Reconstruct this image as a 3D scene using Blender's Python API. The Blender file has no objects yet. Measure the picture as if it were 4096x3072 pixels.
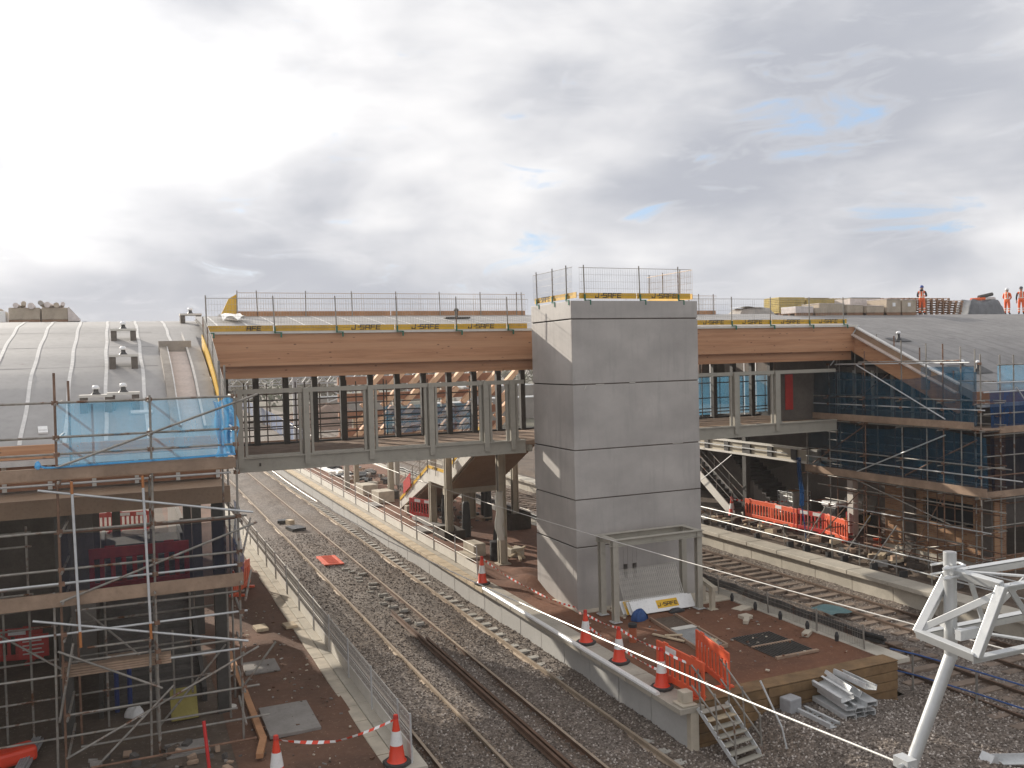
import bpy, math, random
import numpy as np
from mathutils import Vector, Matrix, Quaternion
R_ = math.radians
random.seed(7)
S = bpy.context.scene
COL = S.collection

# ------------------------------------------------------------------ camera
cam = bpy.data.cameras.new("camera"); camo = bpy.data.objects.new("camera", cam); COL.objects.link(camo)
cam.sensor_width = 36; cam.lens = 31.59; cam.clip_start = .1; cam.clip_end = 5000
rx = Vector((.9162, -.4003, -.0251)); fw = Vector((.3990, .9160, -.0290)); fw.normalize()
rx = (rx - fw * rx.dot(fw)).normalized(); up = rx.cross(fw)
mw = Matrix((rx, up, -fw)).transposed().to_4x4(); mw.translation = Vector((0, 0, 9.0))
camo.matrix_world = mw
S.camera = camo

HAZE = .0007
# ------------------------------------------------------------------ world and sun
SUNV = Vector((-.40, 1.0, .40)).normalized()
EL = math.asin(SUNV.z); AZ = math.atan2(SUNV.x, SUNV.y)
S.view_settings.view_transform = 'Standard'; S.view_settings.look = 'None'
S.view_settings.exposure = 0.68; S.view_settings.gamma = 1
W = bpy.data.worlds.new("World"); S.world = W; W.use_nodes = True
nt = W.node_tree; N = nt.nodes; L = nt.links; N.clear()
def nd(t, **k):
    n = N.new(t)
    for a, b in k.items(): setattr(n, a, b)
    return n
def wm(op, a, b=None, clamp=False):
    n = nd('ShaderNodeMath', operation=op, use_clamp=clamp)
    for i, v in enumerate((a, b)):
        if v is None: continue
        if hasattr(v, 'node'): L.new(v, n.inputs[i])
        else: n.inputs[i].default_value = v
    return n.outputs[0]
def wv(op, a, b):
    n = nd('ShaderNodeVectorMath', operation=op)
    for i, v in enumerate((a, b)):
        if hasattr(v, 'node'): L.new(v, n.inputs[i])
        else: n.inputs[i].default_value = v
    return n
def wmix(f, a, b, bt='MIX'):
    n = nd('ShaderNodeMix', data_type='RGBA', blend_type=bt)
    for i, v in ((0, f), (6, a), (7, b)):
        if hasattr(v, 'node'): L.new(v, n.inputs[i])
        else: n.inputs[i].default_value = v
    return n.outputs[2]
def wramp(f, a, b, c=0., d=1.):
    n = nd('ShaderNodeMapRange', interpolation_type='SMOOTHSTEP'); n.clamp = True
    L.new(f, n.inputs[0])
    for i, v in enumerate((a, b, c, d)): n.inputs[i + 1].default_value = v
    return n.outputs[0]
def wnoise(vec, sc, det=6, ro=.55, di=0.):
    n = nd('ShaderNodeTexNoise'); L.new(vec, n.inputs['Vector'])
    n.inputs['Scale'].default_value = sc; n.inputs['Detail'].default_value = det
    n.inputs['Roughness'].default_value = ro; n.inputs['Distortion'].default_value = di
    return n.outputs['Fac']
tc = nd('ShaderNodeTexCoord'); D = tc.outputs['Generated']
sky = nd('ShaderNodeTexSky', sky_type='NISHITA'); sky.sun_disc = False
sky.sun_elevation = EL; sky.sun_rotation = AZ; sky.air_density = 1.0; sky.dust_density = 1.2
DS = wv('MULTIPLY', D, (1, 1, 2.9)).outputs[0]
DF = wv('MULTIPLY', D, (1, 1, 2.0)).outputs[0]
big = wnoise(DS, 2.3, 5, .5, .35)
mid = wnoise(wv('ADD', DF, (3.1, 1.7, .4)).outputs[0], 4.6, 5, .48, .3)
rag = wnoise(wv('ADD', wv('MULTIPLY', D, (1, 1, 3.4)).outputs[0], (7.3, .7, 2.4)).outputs[0], 9.5, 9, .6, .9)
shade = wm('ADD', wm('MULTIPLY', big, .6), wm('MULTIPLY', mid, .4))
sdot = wv('DOT_PRODUCT', D, tuple(SUNV)).outputs['Value']
sd = wm('MAXIMUM', sdot, 0.)
gl1 = wm('POWER', sd, 12.); gl2 = wm('POWER', sd, 70.)
zz = nd('ShaderNodeSeparateXYZ'); L.new(D, zz.inputs[0])
el = wramp(zz.outputs[2], .03, .16, -.10, .0)
lum = wramp(wm('ADD', shade, el), .34, .62, 0, 1)
ccol = wmix(lum, (4.45, 4.62, 5.15, 1), (8.9, 8.8, 8.8, 1))
gfac = wm('ADD', wm('MULTIPLY', gl1, 4.6), wm('MULTIPLY', gl2, 9.0))
gn = wm('MULTIPLY', wm('MULTIPLY', gfac, wramp(wm('ADD', shade, el), .33, .60, .10, 1.2)), wramp(zz.outputs[2], .02, .17, .22, 1.05))
gvec = nd('ShaderNodeVectorMath', operation='SCALE'); gvec.inputs[0].default_value = (1, .98, .95); L.new(gn, gvec.inputs['Scale'])
ccol = wmix(1.0, ccol, gvec.outputs[0], 'ADD')
# ragged breaks where the blue sky shows between the clouds
gap = None
for (d0, r) in (((.6446, .7263, .2385), .085), ((.4342, .8791, .1964), .060), ((.4035, .9079, .1137), .062), ((.7290, .6729, .1259), .075), ((.530, .835, .152), .03)):
    v = Vector(d0).normalized()
    di = wv('MULTIPLY', wv('SUBTRACT', D, tuple(v)).outputs[0], (1, 1, 3.0)).outputs[0]
    ln = wv('LENGTH', di, (0, 0, 0)).outputs['Value']
    m = wramp(ln, 0., r * 1.75, 1, 0)
    gap = m if gap is None else wm('ADD', gap, m)
gapn = wm('ADD', wm('MULTIPLY', gap, .66), wm('ADD', wm('MULTIPLY', wm('SUBTRACT', .5, rag), 3.0), wm('MULTIPLY', wm('SUBTRACT', .5, mid), 1.0)))
gm = wramp(gapn, .38, .98)
skyb = nd('ShaderNodeVectorMath', operation='SCALE'); L.new(sky.outputs[0], skyb.inputs[0]); skyb.inputs['Scale'].default_value = 1.0
blue = wmix(.6, skyb.outputs[0], (4.7, 6.6, 9.5, 1))
rim = wmix(wramp(gapn, .10, .5, 0, .12), ccol, (9.4, 9.4, 9.5, 1))
final = wmix(wm('MULTIPLY', gm, .95), rim, blue)
hz = wramp(zz.outputs[2], 0., .035, .3, 0)
final = wmix(hz, final, (5.4, 5.5, 5.9, 1))
bg = nd('ShaderNodeBackground'); L.new(final, bg.inputs[0]); bg.inputs[1].default_value = .072
wo = nd('ShaderNodeOutputWorld'); L.new(bg.outputs[0], wo.inputs[0])
sl = bpy.data.lights.new("sun", 'SUN'); sl.energy = 3.4; sl.angle = R_(.6); sl.color = (1, .92, .80)
so = bpy.data.objects.new("sun", sl); COL.objects.link(so); so.location = (-10, 40, 40)
so.rotation_mode = 'QUATERNION'; so.rotation_quaternion = SUNV.to_track_quat('Z', 'Y')

# ------------------------------------------------------------------ materials
MATS = {}
class NT:
    def __init__(s, name):
        s.m = bpy.data.materials.new(name); s.m.use_nodes = True; s.t = s.m.node_tree; s.n = s.t.nodes; s.l = s.t.links
        s.b = s.n['Principled BSDF']; s.out = s.n['Material Output']
        s.c = s.n.new('ShaderNodeTexCoord').outputs['Object']
    def new(s, t, **k):
        n = s.n.new(t)
        for a, b in k.items(): setattr(n, a, b)
        return n
    def setin(s, sock, v):
        if hasattr(v, 'node'): s.l.new(v, sock)
        else: sock.default_value = v
    def map(s, sc=(1, 1, 1), rot=(0, 0, 0)):
        n = s.new('ShaderNodeMapping'); s.l.new(s.c, n.inputs[0]); n.inputs['Scale'].default_value = sc; n.inputs['Rotation'].default_value = rot
        return n.outputs[0]
    def noise(s, sc, det=5, ro=.6, vec=None, di=0):
        n = s.new('ShaderNodeTexNoise'); s.l.new(vec or s.c, n.inputs['Vector'])
        n.inputs['Scale'].default_value = sc; n.inputs['Detail'].default_value = det; n.inputs['Roughness'].default_value = ro; n.inputs['Distortion'].default_value = di
        return n.outputs['Fac']
    def ramp(s, f, stops):
        n = s.new('ShaderNodeValToRGB'); s.l.new(f, n.inputs[0]); e = n.color_ramp.elements
        while len(e) < len(stops): e.new(.5)
        for i, (p, c) in enumerate(stops):
            e[i].position = p; e[i].color = (c[0], c[1], c[2], 1) if hasattr(c, '__len__') else (c, c, c, 1)
        return n.outputs[0]
    def mix(s, f, a, b, bt='MIX'):
        n = s.new('ShaderNodeMix', data_type='RGBA', blend_type=bt)
        for i, v in ((0, f), (6, a), (7, b)):
            if isinstance(v, tuple) and len(v) == 3: v = v + (1,)
            s.setin(n.inputs[i], v)
        return n.outputs[2]
    def bump(s, h, st=.3, dist=.02):
        n = s.new('ShaderNodeBump'); s.l.new(h, n.inputs['Height']); n.inputs['Strength'].default_value = st; n.inputs['Distance'].default_value = dist
        s.l.new(n.outputs[0], s.b.inputs['Normal'])
    def col(s, c): s.setin(s.b.inputs['Base Color'], c if hasattr(c, 'node') else tuple(c) + (1,))
    def rough(s, r): s.setin(s.b.inputs['Roughness'], r)

def mat(name, c, rough=.75, metal=0., var=.12, sc=2.5, c2=None, fine=14., bump=.12, bsc=40., spot=None, spotf=.62, spots=6.):
    t = NT(name)
    c2 = c2 or tuple(x * .6 for x in c)
    n1 = t.noise(sc, 5, .6); n2 = t.noise(fine, 4, .6)
    lo = tuple(x * (1 - var) for x in c); hi = tuple(min(.95, x * (1 + var)) for x in c)
    k = t.mix(t.ramp(n1, ((.35, 0), (.65, 1))), lo, hi)
    k = t.mix(t.ramp(n2, ((.5, 0), (.8, .45))), k, c2)
    if spot: k = t.mix(t.ramp(t.noise(spots, 6, .65), ((spotf, 0), (spotf + .08, 1))), k, spot)
    t.col(k); t.b.inputs['Metallic'].default_value = metal
    rn = t.ramp(n2, ((.3, max(0, rough - .1)), (.7, min(1, rough + .1)))); t.rough(rn)
    if bump: t.bump(t.noise(bsc, 4, .6), bump, .01)
    MATS[name] = t.m
    return t.m

mat('steel_paint', (.38, .355, .30), .5, 0, .05, 1.2, fine=5, bump=.02)
mat('steel_cream', (.46, .41, .32), .55, 0, .07, 1.2, fine=5, bump=.02)
mat('steel_dark', (.06, .055, .05), .6, 0, .2, 1.5, bump=.04)
mat('galvanised', (.60, .61, .61), .42, .35, .1, 3, fine=20, c2=(.42, .43, .44), bump=.03)
mat('tube', (.30, .28, .25), .5, .35, .25, 2.2, fine=9, c2=(.16, .10, .06), bump=.08, spot=(.16, .07, .035), spotf=.56, spots=2.3)
mat('tube_rust', (.20, .11, .07), .7, .1, .25, 3, fine=9, c2=(.10, .05, .03), bump=.1)
mat('tube_orange', (.46, .17, .05), .6, 0, .1)
mat('tube_white', (.62, .63, .64), .45, 0, .05)
mat('tube_red', (.55, .02, .02), .5, 0, .1)
mat('board', (.34, .235, .165), .85, 0, .22, 1.4, fine=10, c2=(.20, .135, .09), bump=.2, bsc=25)
mat('board_pale', (.52, .42, .29), .85, 0, .15, 2, fine=12, bump=.15)
mat('timber_orange', (.42, .21, .10), .75, 0, .15, 2, fine=12, bump=.1)
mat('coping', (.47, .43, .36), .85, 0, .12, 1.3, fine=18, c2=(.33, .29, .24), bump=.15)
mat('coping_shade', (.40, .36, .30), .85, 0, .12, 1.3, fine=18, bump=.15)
mat('panel_concrete', (.46, .45, .43), .85, 0, .06, 1.0, fine=9, c2=(.38, .37, .35), bump=.06)
mat('white_plastic', (.80, .79, .77), .35, 0, .03, bump=0)
mat('white_board', (.66, .63, .57), .55, 0, .06, 1.5, c2=(.5, .46, .40), bump=.03)
mat('grey_plastic', (.33, .33, .34), .5, 0, .1)
mat('dark_plastic', (.03, .03, .032), .5, 0, .2)
mat('yellow', (.72, .42, .015), .45, 0, .06, 3, bump=.01)
mat('yellow_dull', (.62, .36, .03), .55, 0, .1, 3, bump=.01)
mat('letter_black', (.035, .028, .02), .6, 0, .1, bump=0)
mat('clamp_green', (.015, .13, .075), .45, 0, .1, bump=0)
mat('red_plastic', (.72, .055, .02), .42, 0, .08, 3, fine=6, c2=(.5, .04, .02), bump=.02)
mat('red_dull', (.50, .035, .03), .45, 0, .1, 3, bump=.02)
mat('orange_plastic', (.75, .12, .045), .45, 0, .1, 3, fine=5, c2=(.55, .09, .04), bump=.02)
mat('cone_rubber', (.05, .047, .045), .8, 0, .2, 6)
mat('hi_vis', (.86, .14, .03), .7, 0, .08, 5, bump=.05, bsc=18)
mat('hi_band', (.72, .70, .62), .4, 0, .03, bump=0)
mat('dark_cloth', (.03, .03, .036), .85, 0, .2, 5)
mat('skin', (.42, .25, .18), .6, 0, .05, bump=0)
mat('helmet_white', (.82, .82, .82), .3, 0, .02, bump=0)
mat('helmet_blue', (.03, .07, .30), .3, 0, .02, bump=0)
mat('helmet_dark', (.05, .055, .07), .4, 0, .02, bump=0)
mat('membrane', (.345, .33, .318), .62, 0, .07, .7, fine=5, c2=(.285, .27, .262), bump=.06, bsc=12, spot=(.24, .21, .19), spotf=.66, spots=1.6)
mat('membrane_dark', (.215, .205, .20), .6, 0, .1, .5, fine=3, c2=(.16, .155, .15), bump=.06, bsc=12, spot=(.14, .13, .13), spotf=.64, spots=1.1)
mat('seam', (.66, .64, .61), .5, 0, .12, 5, fine=20, c2=(.42, .38, .35), bump=.1)
mat('membrane_dark_seam', (.15, .145, .14), .6, 0, .1, 2)
mat('curb', (.33, .29, .25), .75, 0, .15, 2)
mat('anchor_block', (.12, .10, .085), .8, 0, .2, 4)
mat('channel', (.60, .50, .44), .8, 0, .1, 2)
mat('insulation', (.52, .40, .14), .85, 0, .14, 2.5, fine=8, c2=(.36, .26, .08), bump=.2)
mat('cardboard', (.42, .35, .27), .85, 0, .12, 2.5)
mat('wrap', (.62, .55, .52), .35, 0, .12, 4, fine=9, bump=.3, bsc=9)
mat('shroud', (.11, .115, .125), .35, 0, .2, 3, fine=7, bump=.5, bsc=6)
mat('pallet_wood', (.26, .145, .085), .85, 0, .2, 4)
mat('lump_cover', (.34, .31, .28), .6, 0, .15, 3, bump=.4, bsc=6)
mat('soffit_brown', (.30, .20, .13), .7, 0, .1, 1.4)
mat('dark_wall', (.13, .108, .092), .8, 0, .2, 1.2)
mat('grey_wall', (.20, .175, .155), .8, 0, .1, 1.0)
mat('tread', (.085, .076, .07), .8, 0, .25, 2.0)
mat('formwork', (.055, .04, .03), .8, 0, .3, 3)
mat('block_concrete', (.50, .44, .35), .85, 0, .14, 3, fine=12, bump=.2)
mat('slab_grey', (.25, .23, .21), .85, 0, .12, 2, fine=12, bump=.1)
mat('cable_black', (.02, .02, .021), .6, 0, .2, 5)
mat('wire_white', (.55, .53, .50), .35, .3, .05, bump=0)
mat('wire_mesh', (.50, .47, .42), .5, .3, .1, 4, bump=0)
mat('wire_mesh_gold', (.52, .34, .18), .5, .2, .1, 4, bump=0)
mat('wire_mesh_pale', (.62, .59, .54), .5, .2, .1, 4, bump=0)
mat('wire_dull', (.22, .20, .18), .6, 0, .1, 4, bump=0)
mat('tube_dark', (.06, .045, .038), .6, .1, .25, 3)
mat('truss', (.58, .59, .59), .38, .4, .06, 3, fine=16, c2=(.5, .51, .52), bump=.03)
mat('rail_rust', (.13, .075, .048), .75, .1, .2, 3, fine=16, c2=(.09, .05, .034), bump=.15)
mat('rail_pale', (.40, .32, .24), .55, .25, .15, 2, fine=10, c2=(.24, .15, .09), bump=.05)
mat('rail_dark', (.10, .065, .045), .7, .1, .2, 3, fine=16, bump=.15)
mat('sleeper', (.42, .40, .36), .9, 0, .18, 3, fine=14, c2=(.26, .23, .2), bump=.2)
mat('sleeper_brown', (.20, .15, .115), .9, 0, .25, 2.5, fine=10, c2=(.13, .1, .08), bump=.25)
mat('ochre_sleeper', (.20, .122, .058), .9, 0, .25, 1.6, fine=9, c2=(.12, .078, .038), bump=.3, bsc=14)
mat('blue_bag', (.02, .07, .22), .6, 0, .2, 6, bump=.4, bsc=10)
mat('blue_pipe', (.02, .04, .16), .45, 0, .1)
mat('blue_rope', (.03, .08, .24), .6, 0, .15, 4)
mat('mat_green', (.045, .10, .115), .8, 0, .15, 4)
mat('pipe_orange', (.38, .11, .05), .55, 0, .1)
mat('hoarding_blue', (.02, .06, .17), .6, 0, .15, 1)
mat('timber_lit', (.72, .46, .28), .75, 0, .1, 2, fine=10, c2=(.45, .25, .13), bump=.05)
mat('timber_brown', (.32, .145, .075), .75, 0, .12, 1.3, fine=8, bump=.08)
mat('tank_white', (.62, .62, .56), .3, 0, .05, 2)
mat('foam_yellow', (.30, .25, .07), .85, 0, .1, 3)
mat('bark', (.09, .065, .045), .9, 0, .2, 4)
mat('twigs', (.055, .042, .022), .95, 0, .35, 1.5)

def special():
    # glue-laminated timber, long horizontal laminations with knots
    t = NT('glulam')
    v = t.map((.35, 1, 7.0)); a = t.noise(2.2, 6, .6, v, .4); lam = t.noise(1., 1, .5, t.map((.05, .05, 9.)))
    k = t.mix(t.ramp(a, ((.32, 0), (.68, 1))), (.385, .178, .085), (.54, .275, .14))
    k = t.mix(t.ramp(lam, ((.45, 0), (.62, .55))), k, (.56, .31, .17))
    kn = t.new('ShaderNodeTexVoronoi'); t.l.new(t.map((2.2, 2, 5.)), kn.inputs['Vector']); kn.inputs['Scale'].default_value = 1.
    k = t.mix(t.ramp(kn.outputs['Distance'], ((.05, .8), (.13, 0))), k, (.11, .04, .02))
    t.col(k); t.rough(.6); t.bump(a, .1, .01); MATS['glulam'] = t.m
    # tower concrete
    t = NT('tower_concrete')
    a = t.noise(.55, 6, .55, t.map((1, 1, 1.4))); b = t.noise(22, 5, .65); s = t.noise(1.6, 5, .6, t.map((2.5, 2.5, .35)))
    k = t.mix(t.ramp(a, ((.36, 0), (.66, 1))), (.37, .345, .325), (.50, .47, .44))
    k = t.mix(t.ramp(s, ((.52, 0), (.74, .5))), k, (.33, .31, .295))
    k = t.mix(t.ramp(b, ((.55, 0), (.8, .35))), k, (.27, .26, .255))
    vo = t.new('ShaderNodeTexVoronoi'); t.l.new(t.c, vo.inputs['Vector']); vo.inputs['Scale'].default_value = 5.
    k = t.mix(t.ramp(vo.outputs['Distance'], ((.035, .5), (.05, 0))), k, (.2, .19, .19))
    oi = t.new('ShaderNodeObjectInfo'); k = t.mix(t.ramp(oi.outputs['Random'], ((0, .22), (1, 0))), k, t.mix(1., k, (.80, .79, .79), 'MULTIPLY'))
    st = t.noise(1.1, 4, .6, t.map((3.2, 3.2, .16))); k = t.mix(t.ramp(st, ((.60, 0), (.72, .35))), k, (.27, .255, .245))
    t.col(k); t.rough(t.ramp(a, ((.3, .55), (.7, .75)))); t.bump(b, .10, .01); MATS['tower_concrete'] = t.m
    # ballast
    t = NT('ballast')
    vo = t.new('ShaderNodeTexVoronoi'); t.l.new(t.c, vo.inputs['Vector']); vo.inputs['Scale'].default_value = 17.; vo.inputs['Randomness'].default_value = 1.
    sep = t.new('ShaderNodeSeparateColor'); t.l.new(vo.outputs['Color'], sep.inputs[0])
    k = t.ramp(sep.outputs[0], ((0, (.11, .088, .073)), (.35, (.185, .152, .127)), (.7, (.25, .21, .178)), (1, (.38, .33, .29))))
    g = t.noise(.23, 6, .6)
    k = t.mix(t.ramp(g, ((.42, 0), (.68, .65))), k, t.mix(1., k, (.74, .60, .45), 'MULTIPLY'))
    k = t.mix(t.ramp(vo.outputs['Distance'], ((.3, 0), (.68, .6))), k, (.07, .055, .046))
    po = t.new('ShaderNodeNewGeometry'); sx = t.new('ShaderNodeSeparateXYZ'); t.l.new(po.outputs['Position'], sx.inputs[0]); near = None
    for rx0 in (6.2, 7.58, 9.46, 10.9, 19.8, 21.2, 22.85, 24.25):
        d1 = t.new('ShaderNodeMath', operation='SUBTRACT'); t.l.new(sx.outputs[0], d1.inputs[0]); d1.inputs[1].default_value = rx0
        d2 = t.new('ShaderNodeMath', operation='ABSOLUTE'); t.l.new(d1.outputs[0], d2.inputs[0])
        if near is None: near = d2.outputs[0]
        else: d3 = t.new('ShaderNodeMath', operation='MINIMUM'); t.l.new(near, d3.inputs[0]); t.l.new(d2.outputs[0], d3.inputs[1]); near = d3.outputs[0]
    k = t.mix(t.ramp(near, ((.05, .6), (.32, 0))), k, t.mix(1., k, (.62, .48, .36), 'MULTIPLY'))
    t.col(k); t.rough(.85)
    hb = t.new('ShaderNodeMath', operation='MULTIPLY_ADD'); t.l.new(vo.outputs['Distance'], hb.inputs[0]); hb.inputs[1].default_value = -1.; t.l.new(sep.outputs[1], hb.inputs[2])
    t.bump(hb.outputs[0], .7, .025); MATS['ballast'] = t.m
    t = NT('stone')
    oi = t.new('ShaderNodeObjectInfo')
    k = t.ramp(oi.outputs['Random'], ((0, (.08, .06, .052)), (.35, (.16, .125, .108)), (.7, (.235, .195, .175)), (1, (.40, .355, .325))))
    t.col(k); t.rough(.85); MATS['stone'] = t.m
    # earth
    for nm, c1, c2, c3 in (('earth', (.19, .08, .041), (.115, .05, .027), (.25, .13, .08)), ('earth_dark', (.165, .083, .05), (.105, .056, .036), (.22, .135, .09)), ('mud', (.13, .094, .068), (.08, .058, .043), (.21, .165, .13))):
        t = NT(nm)
        a = t.noise(.55, 7, .6, None, .3); b = t.noise(7, 6, .65); c = t.noise(1.7, 6, .6, t.map((3.0, .7, 1)))
        k = t.mix(t.ramp(a, ((.35, 0), (.65, 1))), c1, c2)
        k = t.mix(t.ramp(b, ((.52, 0), (.75, .55))), k, c3)
        k = t.mix(t.ramp(c, ((.55, 0), (.7, .4))), k, c2)
        vo = t.new('ShaderNodeTexVoronoi'); t.l.new(t.c, vo.inputs['Vector']); vo.inputs['Scale'].default_value = 9.
        k = t.mix(t.ramp(vo.outputs['Distance'], ((.07, .7), (.13, 0))), k, tuple(min(.6, x * 2.1) for x in c3))
        t.col(k); t.rough(.95); t.bump(b, .5, .05); MATS[nm] = t.m
    t = NT('field')
    a = t.noise(.02, 6, .6); b = t.noise(.3, 5, .6)
    k = t.mix(t.ramp(a, ((.42, 0), (.58, 1))), (.085, .068, .045), (.05, .058, .026))
    k = t.mix(t.ramp(b, ((.45, 0), (.7, .5))), k, (.12, .085, .06))
    t.col(k); t.rough(.95); MATS['field'] = t.m
    # brick
    t = NT('brick')
    br = t.new('ShaderNodeTexBrick'); sx = t.new('ShaderNodeSeparateXYZ'); t.l.new(t.c, sx.inputs[0]); cx = t.new('ShaderNodeCombineXYZ'); t.l.new(sx.outputs[1], cx.inputs[0]); t.l.new(sx.outputs[2], cx.inputs[1]); t.l.new(cx.outputs[0], br.inputs['Vector'])
    br.inputs['Color1'].default_value = (.46, .26, .13, 1); br.inputs['Color2'].default_value = (.32, .15, .075, 1); br.inputs['Mortar'].default_value = (.34, .27, .2, 1)
    br.inputs['Scale'].default_value = 1.; br.inputs['Mortar Size'].default_value = .008; br.inputs['Brick Width'].default_value = .225; br.inputs['Row Height'].default_value = .075
    k = t.mix(t.ramp(t.noise(2, 5, .6), ((.4, 0), (.7, .5))), br.outputs[0], (.22, .11, .06)); t.col(k); t.rough(.9); MATS['brick'] = t.m
    t = NT('brick_front')
    br = t.new('ShaderNodeTexBrick'); t.l.new(t.map((1, 1, 1), (R_(90), 0, 0)), br.inputs['Vector'])
    br.inputs['Color1'].default_value = (.34, .18, .09, 1); br.inputs['Color2'].default_value = (.22, .10, .05, 1); br.inputs['Mortar'].default_value = (.30, .25, .2, 1)
    br.inputs['Scale'].default_value = 1.; br.inputs['Mortar Size'].default_value = .008; br.inputs['Brick Width'].default_value = .225; br.inputs['Row Height'].default_value = .075
    k = t.mix(t.ramp(t.noise(2, 5, .6), ((.4, 0), (.7, .5))), br.outputs[0], (.16, .08, .04)); t.col(k); t.rough(.9); MATS['brick_front'] = t.m
    # debris netting, see-through woven sheet
    for nm, c, op in (('net_light', (.13, .36, .56), .43), ('net_fold', (.08, .36, .66), .62), ('net_dark', (.014, .022, .055), .58), ('net_teal', (.02, .11, .19), .52), ('net_mid', (.02, .10, .28), .66)):
        t = NT(nm); t.n.remove(t.b)
        tr = t.new('ShaderNodeBsdfTransparent'); df = t.new('ShaderNodeBsdfDiffuse'); tl = t.new('ShaderNodeBsdfTranslucent')
        df.inputs[0].default_value = c + (1,); tl.inputs[0].default_value = c + (1,)
        m1 = t.new('ShaderNodeMixShader'); m1.inputs[0].default_value = .5; t.l.new(df.outputs[0], m1.inputs[1]); t.l.new(tl.outputs[0], m1.inputs[2])
        m2 = t.new('ShaderNodeMixShader'); f = t.ramp(t.noise(1.1, 5, .6, t.map((2, 2, .8))), ((.3, op - .12), (.7, op + .12))); t.l.new(f, m2.inputs[0])
        t.l.new(tr.outputs[0], m2.inputs[1]); t.l.new(m1.outputs[0], m2.inputs[2]); t.l.new(m2.outputs[0], t.out.inputs[0]); MATS[nm] = t.m
    for nm, c1, c2 in (('foliage', (.055, .065, .022), (.10, .085, .035)), ('foliage_olive', (.085, .07, .03), (.13, .10, .05)), ('foliage_green', (.045, .075, .022), (.075, .095, .03))):
        t = NT(nm); k = t.mix(t.ramp(t.noise(.8, 4, .6), ((.35, 0), (.65, 1))), c1, c2); t.col(k); t.rough(.8); MATS[nm] = t.m
    t = NT('window_dark'); t.col((.012, .016, .022)); t.rough(.08); MATS['window_dark'] = t.m
    t = NT('clear_wrap'); t.col((.75, .76, .72)); t.rough(.15); t.b.inputs['Alpha'].default_value = .65; MATS['clear_wrap'] = t.m
special()

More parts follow.
